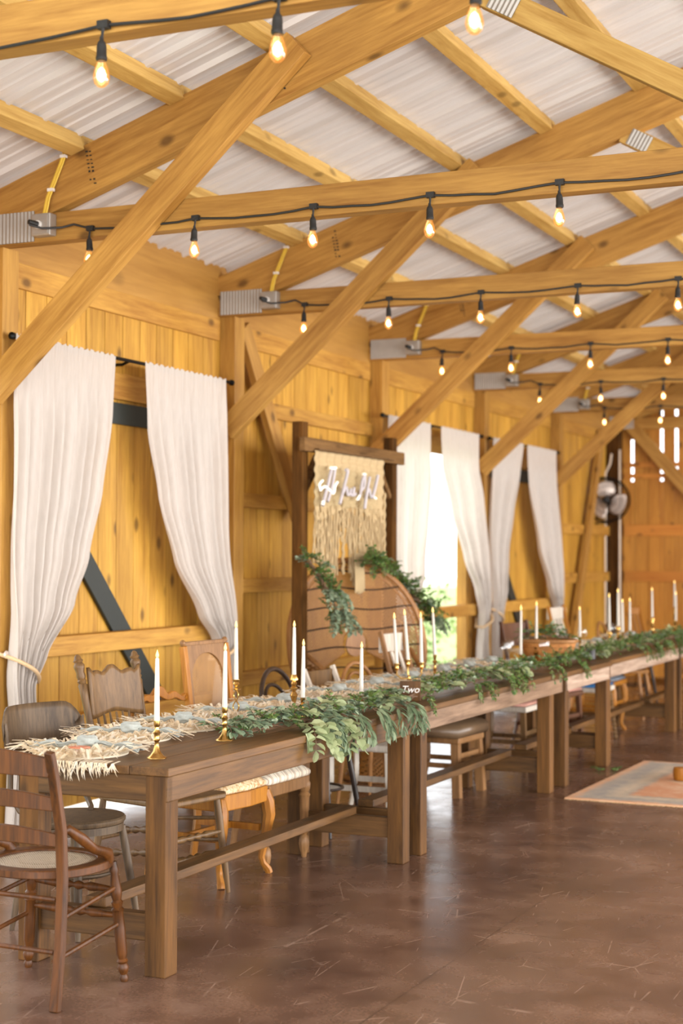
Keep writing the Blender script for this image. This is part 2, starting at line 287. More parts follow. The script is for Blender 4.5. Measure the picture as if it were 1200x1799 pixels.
# ------------------------------------------------------------------ mesh helpers
class MB:
    def __init__(s): s.v = []; s.f = []
    def add(s, vs, fs, T=None):
        b = len(s.v); s.v += [tuple(T @ Vector(v)) if T else tuple(v) for v in vs]; s.f += [tuple(i+b for i in f) for f in fs]; return s
    def box(s, a, b, T=None):
        x0, y0, z0 = a; x1, y1, z1 = b
        return s.add([(x0, y0, z0), (x1, y0, z0), (x1, y1, z0), (x0, y1, z0), (x0, y0, z1), (x1, y0, z1), (x1, y1, z1), (x0, y1, z1)],
                     [(0, 3, 2, 1), (4, 5, 6, 7), (0, 1, 5, 4), (1, 2, 6, 5), (2, 3, 7, 6), (3, 0, 4, 7)], T)
    def bar(s, p0, p1, w, h, up=(0, 0, 1)):
        p0, p1 = Vector(p0), Vector(p1); d = p1-p0; x = d.normalized(); u = Vector(up)
        y = u.cross(x); y = y.normalized() if y.length > 1e-4 else Vector((1, 0, 0)); z = x.cross(y)
        T = Matrix(((x.x, y.x, z.x, p0.x), (x.y, y.y, z.y, p0.y), (x.z, y.z, z.z, p0.z), (0, 0, 0, 1)))
        return s.box((0, -w/2, -h/2), (d.length, w/2, h/2), T)
    def tube(s, pts, r, seg=8, flat=1.0, cap=True, closed=False):
        pts = [Vector(p) for p in pts]; n = len(pts); rr = r if isinstance(r, (list, tuple)) else [r]*n
        vs = []; fs = []; prev = None
        for i, p in enumerate(pts):
            if closed: d = pts[(i+1) % n]-pts[i-1]
            else: d = pts[min(i+1, n-1)]-pts[max(i-1, 0)]
            d = d.normalized() if d.length > 1e-9 else Vector((0, 0, 1))
            if prev is None:
                a = d.orthogonal().normalized()
                if abs(d.z) > .9: a = Vector((1, 0, 0)); a = (a-a.dot(d)*d).normalized()
                elif abs(d.z) < .5: a = Vector((0, 0, 1)); a = (a-a.dot(d)*d).normalized()
            else:
                a = prev-prev.dot(d)*d; a = a.normalized() if a.length > 1e-6 else d.orthogonal().normalized()
            prev = a; b = d.cross(a)
            for k in range(seg):
                t = 2*pi*k/seg; vs.append(p+rr[i]*(math.cos(t)*a+math.sin(t)*flat*b))
        m = n if closed else n-1
        for i in range(m):
            j = (i+1) % n
            for k in range(seg): fs.append((i*seg+k, i*seg+(k+1) % seg, j*seg+(k+1) % seg, j*seg+k))
        if cap and not closed: fs.append(tuple(range(seg-1, -1, -1))); fs.append(tuple((n-1)*seg+k for k in range(seg)))
        return s.add(vs, fs)
    def turn(s, p0, p1, prof, seg=12):
        p0, p1 = Vector(p0), Vector(p1); return s.tube([p0.lerp(p1, t) for t, r in prof], [r for t, r in prof], seg)
    def lathe(s, prof, c=(0, 0, 0), seg=20, T=None):
        vs = []; fs = []; n = len(prof)
        for r, z in prof:
            for k in range(seg): t = 2*pi*k/seg; vs.append((c[0]+r*math.cos(t), c[1]+r*math.sin(t), c[2]+z))
        for i in range(n-1):
            for k in range(seg): fs.append((i*seg+k, i*seg+(k+1) % seg, (i+1)*seg+(k+1) % seg, (i+1)*seg+k))
        fs.append(tuple(range(seg-1, -1, -1))); fs.append(tuple((n-1)*seg+k for k in range(seg)))
        return s.add(vs, fs, T)
    def slab(s, outline, z0, z1, dome=0, T=None, rnd=.0):
        """prism from an outline (list of xy); with dome the top swells"""
        n = len(outline); cx = sum(p[0] for p in outline)/n; cy = sum(p[1] for p in outline)/n
        rings = [(1, z0), (1, z1)]
        if rnd: rings = [(1-rnd, z0), (1, z0+(z1-z0)*.3), (1, z0+(z1-z0)*.75), (1-rnd, z1)]
        if dome: rings += [(.82, z1+dome*.55), (.5, z1+dome*.9), (.15, z1+dome)]
        vs = []; fs = []
        for k, z in rings: vs += [(cx+(x-cx)*k, cy+(y-cy)*k, z) for x, y in outline]
        for i in range(len(rings)-1):
            for k in range(n): fs.append((i*n+k, i*n+(k+1) % n, (i+1)*n+(k+1) % n, (i+1)*n+k))
        fs.append(tuple(range(n-1, -1, -1))); fs.append(tuple((len(rings)-1)*n+k for k in range(n)))
        return s.add(vs, fs, T)
    def grid(s, fn, nu, nv, thick=0):
        vs = [fn(i/nu, j/nv) for j in range(nv+1) for i in range(nu+1)]
        fs = [(j*(nu+1)+i, j*(nu+1)+i+1, (j+1)*(nu+1)+i+1, (j+1)*(nu+1)+i) for j in range(nv) for i in range(nu)]
        return s.add(vs, fs)
    def build(s, name, mat, parent=None, smooth=False, bevel=0, solid=0, loc=None):
        me = bpy.data.meshes.new(name); me.from_pydata(s.v, [], s.f); me.update()
        bm = bmesh.new(); bm.from_mesh(me); bmesh.ops.recalc_face_normals(bm, faces=bm.faces); bm.to_mesh(me); bm.free()
        o = bpy.data.objects.new(name, me); col.objects.link(o); me.materials.append(mat)
        if smooth:
            me.polygons.foreach_set('use_smooth', [True]*len(me.polygons))
            if smooth != 'all' and hasattr(me, 'set_sharp_from_angle'): me.set_sharp_from_angle(angle=math.radians(42))
        if bevel: m = o.modifiers.new('bevel', 'BEVEL'); m.width = bevel; m.segments = 2; m.limit_method = 'ANGLE'
        if solid: m = o.modifiers.new('solid', 'SOLIDIFY'); m.thickness = solid; m.offset = 0
        if loc: o.location = loc
        if parent: o.parent = parent
        return o
def beam(name, p0, p1, w, h, mat, parent=None, up=(0, 0, 1), bevel=.004):
    """a squared timber whose grain runs along its own X axis"""
    p0, p1 = Vector(p0), Vector(p1); d = p1-p0; x = d.normalized(); y = Vector(up).cross(x)
    y = y.normalized() if y.length > 1e-4 else Vector((0, 1, 0)); z = x.cross(y)
    o = MB().box((0, -w/2, -h/2), (d.length, w/2, h/2)).build(name, mat, None, False, bevel)
    o.matrix_local = Matrix(((x.x, y.x, z.x, p0.x), (x.y, y.y, z.y, p0.y), (x.z, y.z, z.z, p0.z), (0, 0, 0, 1)))
    if parent: o.parent = parent
    return o
def tag(o, label=None, cat=None, group=None, kind=None):
    if label: o['label'] = label
    if cat: o['category'] = cat
    if group: o['group'] = group
    if kind: o['kind'] = kind
    return o
def thing(name, label, cat, loc=(0, 0, 0), rz=0, group=None):
    o = bpy.data.objects.new(name, None); col.objects.link(o); o.location = loc; o.rotation_euler = (0, 0, rz); o.empty_display_size = .1
    return tag(o, label, cat, group)
def struct(o): o['kind'] = 'structure'; return o
def copy_tree(o, parent=None):
    c = o.copy(); col.objects.link(c); c.parent = parent
    for ch in list(o.children): copy_tree(ch, c)
    return c
def arc(cx, cy, rx, ry, a0, a1, n, f=lambda x, y: (x, y, 0)):
    return [f(cx+rx*math.cos(a0+(a1-a0)*i/n), cy+ry*math.sin(a0+(a1-a0)*i/n)) for i in range(n+1)]
def ell(rx, ry, n=32, p=2.0, cx=0, cy=0):
    r = []
    for i in range(n):
        t = 2*pi*i/n; c, s_ = math.cos(t), math.sin(t)
        r.append((cx+rx*math.copysign(abs(c)**(2/p), c), cy+ry*math.copysign(abs(s_)**(2/p), s_)))
    return r
YN = lambda n: 6.751+2.6*n
XR = 5.2; ZR = lambda x: 3.44+.33*(x if x <= XR else 2*XR-x)      # rafter top line

# ================================================================== the setting
struct(MB().box((-.02, -6, -.15), (11.5, 19.9, 0)).build('floor', M['floor']))
g = MB(); g.box((-60, -60, -.30), (80, 110, -.16)); tag(g.build('ground', M['ground']), kind='structure')
# left wall: vertical pine boards; bay k runs from post k to post k+1
BW = .195
def boards(mb, y0, y1, z0, z1, x0=-.035, x1=0.0, gap=.007):
    n = max(1, round((y1-y0)/BW)); w = (y1-y0)/n
    for i in range(n): mb.box((x0, y0+i*w+gap/2, z0), (x1, y0+(i+1)*w-gap/2, z1))
    if x1 == 0.0:                                   # battens on the outside cover the joints
        for i in range(n+1): mb.box((x0-.02, y0+i*w-.03, z0), (x0-.001, y0+i*w+.03, z1))
wl = MB()
boards(wl, YN(-1)+.1, YN(-1)+.3, 0, 3.05); boards(wl, YN(-1)+.3, YN(0)-.15, 2.5, 3.05); boards(wl, YN(0)-.15, YN(0), 0, 3.05)
for k in (0, 3): boards(wl, YN(k), YN(k+1), 2.5, 3.05)
boards(wl, YN(0), YN(0)+.55, 0, 2.5); boards(wl, YN(0)+2.35, YN(1), 0, 2.5)
boards(wl, YN(1), YN(2), 0, 3.05); boards(wl, YN(2), YN(3), 2.5, 3.05); boards(wl, YN(2), YN(2)+.12, 0, 2.5); boards(wl, YN(2)+2.42, YN(3), 0, 2.5)
boards(wl, YN(3), YN(3)+.4, 0, 2.5); boards(wl, YN(3)+2.35, YN(4), 0, 2.5)
boards(wl, YN(4), YN(5)+.1, 0, 3.05)
struct(wl.build('wall_left', M['board']))
pb = MB(); pb.box((-.035, YN(-1), 3.05), (.004, YN(5)+.1, 3.56)); struct(pb.build('trim_plywood_band', M['ply']))
for k in range(-1, 5):
    t = MB(); t.box((.0, YN(k)+.17, 3.0), (.022, YN(k+1)-.0, 3.14)); struct(t.build('trim_%d' % (k+2), M['boardY'], bevel=.003))
# doors seen between the curtains: boarded leaves with dark green ledges and brace
def door(name, y0, y1, z1, dark=True):
    d = MB(); boards(d, y0, y1, .08, z1, -.045, -.005, .005); o = struct(d.build(name, M['board']))
    a = MB(); a.box((-.004, y0, 2.33), (.02, y1, 2.46)); a.build('ledge', M['strap'], o, bevel=.003)
    p0, p1 = ((.014, y0+.0, 1.93), (.014, y0+1.55, .32)) 
    b = MB(); b.bar(p0, p1, .022, .15, (1, 0, 0)) if False else b.bar(p0, p1, .15, .022, (1, 0, 0)); b.build('brace', M['strap'], o, bevel=.003)
    a = MB(); a.box((-.004, y0, .18), (.02, y1, .31)); a.build('ledge', M['strap'], o, bevel=.003)
    return o
door('door_1', YN(0)+.56, YN(0)+2.34, 2.5)
door('door_2', YN(3)+.41, YN(3)+2.34, 2.5)
for i, (k, a, b) in enumerate(((0, .5, 2.4), (3, .36, 2.4), (2, .1, 2.46))):
    t = MB(); t.box((0, YN(k)+a, 2.48), (.03, YN(k)+b, 2.64)); struct(t.build('trim_header_%d' % (i+1), M['boardY'], bevel=.003))
for i, y in enumerate((YN(2)+2.28, YN(2)+2.43)):
    t = MB(); t.box((-.05, y, 0), (.05, y+.07, 2.5)); struct(t.build('trim_jamb_%d' % (i+1), M['postw'], bevel=.003))
t = MB(); t.box((-.05, YN(2)+.12, 0), (.04, YN(2)+.2, 2.5)); struct(t.build('trim_jamb_3', M['postw'], bevel=.003))
# end wall with slits where daylight shows
wb = MB(); yb = YN(5)+.12
x = -.03; slit = {.292: (2.50, 3.04), .674: (2.50, 3.5), .862: (2.50, 3.5), 1.30: (2.5, 3.6), 2.1: (2.5, 3.9)}
while x < 10.4:
    w = R.choice([.17, .19, .2]); nx = x+w
    for sx in slit:
        if x < sx <= nx+.06: nx = sx-.018; break
    else: sx = None
    zt = ZR((x+nx)/2)+.08
    wb.box((x+.0035, yb, 0), (nx-.0035, yb+.03, zt)); (wb.box((nx-.02, yb+.031, 0), (nx+.02, yb+.045, zt)) if not sx else None)
    if sx:
        a, b = slit[sx]; wb.box((nx, yb, 0), (nx+.036, yb+.03, a)); wb.box((nx, yb, b), (nx+.036, yb+.03, ZR(nx)+.08)); x = nx+.036
    else: x = nx
struct(wb.build('wall_back', M['backboard']))
for i, (z0, z1) in enumerate(((1.215, 1.345), (1.80, 1.94), (2.54, 2.60), (2.68, 2.74), (3.18, 3.33))):
    t = MB(); t.box((.19, yb-.04, z0), (10.3, yb, z1)); struct(t.build('trim_end_girt_%d' % (i+1), M['boardX'], bevel=.003))
# corrugated roof, both slopes: ribs run down the slope
def roof(side):
    prof = []; y = -3.0
    while y < YN(5)+.4:
        prof += [(y, 0), (y+.07, 0), (y+.078, -.008), (y+.092, -.008), (y+.10, 0), (y+.16, 0), (y+.168, -.008), (y+.182, -.008), (y+.19, 0), (y+.255, 0), (y+.268, -.026), (y+.290, -.026), (y+.303, 0)]; y += .305
    mb = MB(); xs = (-.35, 1.3, 2.6, 3.9, 5.2)
    vs = []; 
    for xx in xs:
        X = xx if side == 0 else 2*XR-xx
        vs += [(X, yy, 3.44+.33*xx+.076+dz) for yy, dz in prof]
    n = len(prof); fs = [(a*n+i, a*n+i+1, (a+1)*n+i+1, (a+1)*n+i) for a in range(4) for i in range(n-1)]
    mb.add(vs, fs); return struct(mb.build('ceiling', M['roof'], smooth=False))
roof(0); roof(1)
# timber posts along the wall
for k in range(-1, 6):
    y = YN(k)+.03
    if k == 5:
        p = MB().box((0, y-.12, 0), (.17, y+.04, 3.17)).build('timber_post', M['darkframe'], None, False, .004)
        tag(p, 'dark weathered corner post behind the wall fan, with a conduit on each side', 'post', 'timber wall posts')
    else:
        p = MB().box((0, 0, 0), (.12, .14, 3.17)).build('timber_post', M['postw'], None, False, .004); p.location = (0.001, y, 0)
        tag(p, ['pine post hidden past the left edge of the picture', 'pine post at the far left edge beside the nearest curtain', 'pine post right of the nearest curtain pair', 'pine post behind the right leg of the dark arch', 'pine post between the two far curtain pairs', 'pine post right of the farthest curtain'][k+1], 'post', 'timber wall posts')
        s_ = MB().box((.0, .141, 0), (.075, .175, 3.0)).build('nailer_strip', M['board'], p, False, .002)
# girts and rails along the wall
def rail(lbl, x0, x1, y0, y1, z0, z1, name='wall_girt', grp='wall girts', mat='boardY'):
    o = MB().box((x0, y0, z0), (x1, y1, z1)).build(name, M[mat], None, False, .004); return tag(o, lbl, 'rail' if name == 'guard_rail' else 'girt', grp)
rail('upper horizontal girt behind the top of the dark arch', .001, .04, YN(1)+.21, YN(2)+.02, 2.53, 2.64)
rail('middle horizontal girt left of the dark arch post', .001, .06, YN(1)+.21, YN(2)+.02, 1.87, 1.97)
rail('lower horizontal girt left of the dark arch post', .001, .06, YN(1)+.21, YN(2)+.02, 1.27, 1.37)
rail('low girt near the floor behind the peacock chair', .001, .06, YN(1)+.21, YN(2)+.02, .62, .72)
rail('girt on the far left wall below the fan', .001, .05, YN(4)+.21, YN(5)-.1, 1.80, 1.92)
rail('lowest girt on the far left wall beyond the curtains', .001, .05, YN(4)+.21, YN(5)-.1, 1.22, 1.34)
rail('thick rail across the boarded door behind the nearest curtains', .03, .12, YN(0)+.21, YN(1)+.02, .965, 1.075, 'guard_rail', 'guard rails across the doorways')
rail('pale rail across the open doorway behind the wicker chair', .03, .12, YN(2)+.21, YN(3)+.02, .96, 1.07, 'guard_rail', 'guard rails across the doorways')
rail('rail across the boarded door between the farthest curtains', .03, .12, YN(3)+.21, YN(4)+.02, .96, 1.07, 'guard_rail', 'guard rails across the doorways')
rail('low rail near the floor of the door behind the nearest chairs', .03, .12, YN(0)+.21, YN(1)+.02, .52, .62, 'guard_rail', 'guard rails across the doorways')
tag(beam('wall_brace', (.09, YN(1)+.2, 3.12), (.09, YN(1)+1.08, 1.82), .14, .05, M['beam'], None, (1, 0, 0)), 'diagonal pine brace on the wall left of the dark arch', 'brace', 'wall braces')
tag(beam('wall_brace', (.09, YN(4)+2.0, 3.1), (.09, YN(4)+.65, .5), .14, .05, M['beam'], None, (1, 0, 0)), 'diagonal pine brace on the far left wall behind the fan', 'brace', 'wall braces')
tag(beam('wall_brace', (.25, yb-.10, 3.27), (2.0, yb-.10, 1.25), .05, .16, M['beam'], None, (0, 0, 1)), 'diagonal pine brace crossing the end wall right of the fan', 'brace', 'wall braces')
# roof trusses
def gusset(name, x0, x1, z0, z1, y, parent, T=None):
    m = MB(); n = max(3, int((x1-x0)/.022)); w = (x1-x0)/n
    vs = []; fs = []
    for i in range(n*2+1):
        xx = x0+i*w/2; d = 0 if i % 2 == 0 else -.0035
        vs += [(xx, y+d, z0), (xx, y+d, z1), (xx, y+.004, z0), (xx, y+.004, z1)]
    for i in range(n*2): b = i*4; fs += [(b, b+4, b+5, b+1), (b+2, b+3, b+7, b+6)]
    m.add(vs, fs, T)
    return m.build(name, M['galv'], parent)
TL = {-1: 'nearest roof truss, its tie beam crossing the top left corner', 0: 'second roof truss, its tie beam meeting the wall at the left edge',
      1: 'third roof truss, seated on the post right of the nearest curtains', 2: 'fourth roof truss, seated on the post behind the dark arch',
      3: 'fifth roof truss, seated between the two far curtain pairs', 4: 'sixth roof truss, just right of the farthest curtain', 5: 'farthest roof truss against the end wall'}
for k in range(-1, 6):
    t = thing('roof_truss', TL[k], 'truss', (0, YN(k), 0), 0, 'roof trusses'); zb, zt = 3.165, 3.315
    for s in (0, 1):
        f = (lambda x: x) if s == 0 else (lambda x: 2*XR-x)
        zc = lambda x: 3.44+.33*x-.135
        beam('rafter', (f(.0), .04, zc(.0)), (f(5.2), .04, zc(5.2)), .08, .255, M['beam'], t)
        if k < 5:
            beam('knee_brace', (f(.10), -.045, 2.38), (f(1.9), -.045, 4.0), .075, .15, M['beam'], t)
        beam('web', (f(2.82), .04, 4.13), (f(4.2), .04, 3.32), .075, .115, M['beam_light'], t)
        beam('web', (f(4.2), .045, 3.32), (f(5.0), .045, 4.85), .07, .115, M['beam_light'], t)
        gusset('gusset_plate', f(.02) if s == 0 else f(.34), f(.34) if s == 0 else f(.02), 3.175, 3.335, -.004, t)
        T = Matrix.Translation((f(2.92), 0, 4.07)) @ Matrix.Rotation(math.radians(30 if s == 0 else -30), 4, 'Y')
        gusset('gusset_plate', -.07, .07, -.05, .05, -.003, t, T)
    if k == 0: beam('bottom_chord', (.0, .045, 3.243), (10.4, .045, 3.243), .09, .15, M['beam'], t)
    else: beam('bottom_chord', (.0, .045, 3.24+(.02 if k < 0 else 0)), (10.4, .045, 3.24+(.02 if k < 0 else 0)), .09, .15, M['beam'], t)
def stamp(k, x, seed):
    r = random.Random(seed); t = next(o for o in bpy.data.objects if o.name.startswith('roof_truss') and o.get('label') == TL[k]); m = MB()
    z0 = 3.44+.33*x-.135
    for row in range(2):
        for i in range(9):
            zz = z0+.095-.021*i; xx = x+.022*row+.004*i
            if r.random() < .8: m.box((xx-.007, -.0012, zz-.006), (xx+.004+r.uniform(0, .005), -.0002, zz+r.uniform(-.002, .005)))
    m.build('lumber_stamp', M['rubber'], t)['kind'] = 'stuff'
stamp(0, .66, 1); stamp(1, .86, 2); stamp(1, 1.72, 3); stamp(2, .8, 4); stamp(0, 1.75, 5)
# purlins on top of the rafters, one length per bay
PX = [.02, .595, 1.185, 1.75, 2.32, 2.92, 3.5, 4.06, 4.62, 5.1]
NM = ['eave', 'first', 'second', 'third', 'fourth', 'fifth', 'sixth', 'seventh', 'eighth', 'ninth']
BAY = {-2: 'above the camera side of the nearest truss', -1: 'between the first and second trusses', 0: 'between the second and third trusses', 1: 'between the third and fourth trusses', 2: 'between the fourth and fifth trusses', 3: 'between the fifth and sixth trusses', 4: 'in the farthest roof bay'}
from itertools import product
for k, (i, px) in product(range(-1, 5), enumerate(PX)):
    if (k >= 2 and i >= 7) or i < 1 or (k >= 3 and i >= 6): continue
    z = ZR(px)+.02
    o = beam('purlin', (px, YN(k)+.002, z), (px, YN(k+1)-.002, z), .088, .086, M['beam_light'], None, (-.313*1, 0, .95))
    tag(o, '%s roof purlin up from the eave, %s' % (NM[i], BAY[k]), 'purlin', 'roof purlins')
for i, px in enumerate(PX):                # the far slope
    o = beam('purlin', (2*XR-px, YN(-1), ZR(px)+.02), (2*XR-px, YN(5), ZR(px)+.02), .088, .086, M['beam_light'], None, (.313, 0, .95))
    tag(o, '%s long purlin on the far roof slope' % NM[i], 'purlin', 'far slope purlins')
# junction boxes, yellow feed cables, string lights
def box_on(k):
    b = thing('junction_box', {0: 'grey metal junction box at the left edge, on the second truss tie beam', 1: 'grey junction box on the tie beam right of the nearest curtains', 2: 'grey junction box on the tie beam above the dark arch', 3: 'grey junction box above the gap of the far curtain pairs', 4: 'grey junction box above the farthest curtain'}[k], 'box', (.36, YN(k)-.001, 3.19), 0, 'junction boxes on the trusses')
    MB().box((0, -.06, 0), (.12, 0, .115)).build('body', M['greybox'], b, False, .006)
    m = MB(); m.box((.012, -.064, .008), (.108, -.0605, .107)); m.build('cover', M['galv'], b, False, .003)
    m = MB(); m.tube([(.05, -.064, .055), (.05, -.075, .055)], .022, 14); m.build('outlet', M['white'], b, True)
    m = MB(); m.tube([(.05, -.075, .055), (.03, -.12, .062)], [.017, .013], 10); m.build('plug', M['rubber'], b, True)
    c = thing('feed_cable', {0: 'yellow electrical cable rising from the box at the left edge', 1: 'yellow cable rising from the box right of the nearest curtains', 2: 'yellow cable rising from the box above the dark arch', 3: 'yellow cable above the far curtain pairs', 4: 'yellow cable above the farthest curtain'}[k], 'cable', (.36, YN(k), 3.19), 0, 'yellow feed cables')
    pts = [(.06, -.03, .115), (.08, -.03, .2), (.14, -.012, .36), (.17, -.012, .43), (.20, -.014, .455), (.22, -.12, .47), (.2, -.5, .47), (.16, -1.0, .47)]
    sm = []
    for a, b2 in zip(pts, pts[1:]): sm += [Vector(a).lerp(Vector(b2), t/4) for t in range(4)]
    MB().tube(sm, .008, 6).build('cable', M['yellow'], c, True)
    MB().tube([Vector(p)+Vector((.014, 0, 0)) for p in sm[:17]], .006, 6).build('cable', M['yellow'], c, True)
    for q in (5, 11, 16): m = MB(); p = sm[q]; m.box((p.x-.012, p.y-.012, p.z-.008), (p.x+.022, p.y+.01, p.z+.008)); m.build('cable_clip', M['white'], c)
for k in range(0, 5): box_on(k)
socket = MB().lathe([(.006, 0), (.007, -.012), (.013, -.02), (.0155, -.03), (.0165, -.062), (.018, -.064), (.018, -.074), (.014, -.078)], seg=14)
bulbm = MB().lathe([(.012, 0), (.0135, -.012), (.021, -.03), (.0265, -.052), (.0265, -.062), (.022, -.078), (.012, -.088), (.003, -.091)], seg=18)
fil = MB().lathe([(.002, -.026), (.010, -.034), (.0155, -.05), (.013, -.064), (.003, -.073)], seg=10)
xs_b = {-1: [1.86, 2.47, 3.09, 3.71], 0: [.70, 1.32, 1.97, 2.57, 3.19, 3.8], 1: [.67, 1.28, 1.91, 2.54, 3.16, 3.78], 2: [.67, 1.26, 1.91, 2.52, 3.13], 3: [.70, 1.30, 1.90, 2.5, 3.1], 4: [.65, 1.28, 1.9, 2.5]}
proto = None
for k, xs in xs_b.items():
    t = thing('string_light', 'glowing amber bulbs on a black cord along ' + {-1: 'the nearest tie beam, top left', 0: 'the second tie beam from the left edge', 1: 'the third tie beam, above the nearest curtains', 2: 'the fourth tie beam, over the dark arch', 3: 'the fifth tie beam, above the far curtains', 4: 'the sixth tie beam, nearest the end wall'}[k], 'string light', (0, YN(k), 3.16), 0, 'string lights')
    zd = {-1: .045, 0: .05, 1: .045, 2: .045, 3: .04, 4: .04}[k]
    pts = []
    if k >= 0: pts = [(.39, -.12, .093), (.41, -.14, .07), (.46, -.1, .055), (.54, -.04, .065), (.60, -.02, .08), (xs[0], -.018, zd)]
    else: pts = [(1.2, -.018, .09)]
    ext = xs + [xs[-1]+.62, xs[-1]+1.24, xs[-1]+1.86]
    for a, b in zip(([xs[0]] if k >= 0 else [1.24]+[xs[0]]) + xs[1:], ext[1:] if k >= 0 else ext):
        for q in range(1, 7):
            u = q/6; w = math.sin(u*pi)*-.012*(1+R.random())
            pts.append((a+(b-a)*u, -.018, zd+w+(.03 if a == xs[0] and k >= 0 and q < 3 else 0)*0))
    cm = MB().tube(pts, .0058, 6)
    for xx in xs:
        cm.tube([(xx, -.02, zd), (xx, -.024, zd-.015), (xx+.002, -.03, zd-.035), (xx, -.03, zd-.05)], [.013, .006, .0048, .006], 6)
        cm.box((xx-.02, -.03, zd-.012), (xx+.02, -.008, zd+.014))
    cm.build('cord', M['rubber'], t, True)
    for xx in xs:
        if proto is None:
            so = socket.build('socket', M['rubber'], t, True); bu = bulbm.build('bulb', M['amber'], t, True); fi = fil.build('filament', M['filament'], bu, True)
            proto = (so, bu)
        else:
            so = proto[0].copy(); col.objects.link(so); so.parent = t
            bu = proto[1].copy(); col.objects.link(bu); bu.parent = t
            fi = proto[1].children[0].copy(); col.objects.link(fi); fi.parent = bu
        for o in (so,): o.location = (xx, -.03, zd-.04); o.rotation_euler = (0, R.uniform(-.06, .06), 0)
        bu.location = (xx, -.03, zd-.111)
# conduits and the wall fan on the corner post
for i, xx in enumerate((-.0, .185)):
    o = MB().tube([(xx+.0, YN(5)-.12, 0), (xx, YN(5)-.12, 2.2)]+([(xx+.0, YN(5)-.12, 2.6), (xx+.06, YN(5)-.12, 2.72), (.08, YN(5)-.12, 2.85)] if i == 0 else [(xx, YN(5)-.12, 2.9)]), .016, 8).build('conduit', M['conduit'], None, True)
    tag(o, ['thin metal conduit left of the dark corner post', 'thin metal conduit right of the dark corner post'][i], 'conduit', 'conduits')
f = thing('wall_fan', 'round caged wall fan with three pale blades on the corner post', 'fan', (.15, YN(5)-.6, 2.24), math.radians(14))
cg = MB()
for r, y in ((.275, 0), (.27, .05), (.24, -.06), (.17, -.085), (.1, -.095), (.25, .09), (.05, -.1)):
    cg.tube([(r*math.cos(2*pi*i/40), y, r*math.sin(2*pi*i/40)) for i in range(40)], (.010 if r > .26 else .003), 5, closed=True)
for i in range(36):
    a = 2*pi*i/36; c, s_ = math.cos(a), math.sin(a)
    cg.tube([(.05*c, -.1, .05*s_), (.17*c, -.085, .17*s_), (.24*c, -.06, .24*s_), (.275*c, 0, .275*s_), (.27*c, .05, .27*s_), (.2*c, .1, .2*s_)], .0022, 4)
cg.build('cage', M['iron'], f, True)
for i in range(3):
    a0 = (math.radians(100), math.radians(-25), math.radians(218))[i]-.15
    def bl(u, v):
        r = .05+.185*u; w = (.055+.16*math.sin(min(1, u*1.1)*pi*.62)); t = a0+(v-.5)*w/max(r, .09)*1.35+u*.28
        return (r*math.cos(t), .02-(v-.5)*.09, r*math.sin(t))
    MB().grid(bl, 10, 8).build('blade', M['silver'], f, 'all', solid=.004)
MB().tube([(0, -.06, 0), (0, .0, 0), (0, .04, 0), (0, .2, 0)], [.03, .045, .06, .055], 18).build('motor', M['iron'], f, True)
m = MB(); m.tube([(0, .15, 0), (-.12, .2, 0), (-.33, .2, .0)], .018, 8); m.tube([(-.30, .0, .29), (-.34, .15, .2), (-.36, .2, 0), (-.4, .15, -.25), (-.36, .05, -.30)], .022, 8)
m.tube([(-.34, .1, .29), (0, .02, .28)], .01, 6); m.tube([(-.36, .06, -.30), (0, .02, -.285)], .01, 6); m.build('mounting_yoke', M['iron'], f, True)
# rods, curtains
def rod(y0, y1, lbl):
    t = thing('curtain_rod', lbl, 'rod', (.17, 0, 2.695), 0, 'curtain rods')
    MB().tube([(0, y0, 0), (0, y1, 0)], .011, 10).build('rod', M['iron'], t, True)
    for y, s in ((y0, -1), (y1, 1)): MB().tube([(0, y, 0), (0, y+s*.02, 0), (0, y+s*.03, 0), (0, y+s*.05, 0), (0, y+s*.06, 0)], [.012, .012, .02, .02, .006], 10).build('finial', M['iron'], t, True)
    for y in ((y0+y1)/2-.06,): MB().tube([(0, y, -.0), (-.05, y, -.02), (-.14, y, -.02)], .01, 6).box((-.165, y-.015, -.16), (-.12, y+.015, .03)).build('bracket', M['iron'], t, True)
rod(6.84, 9.2, 'black iron curtain rod of the nearest curtain pair')
rod(11.9, 14.3, 'black iron curtain rod over the open doorway')
rod(14.62, 16.9, 'black iron curtain rod of the farthest curtain pair')
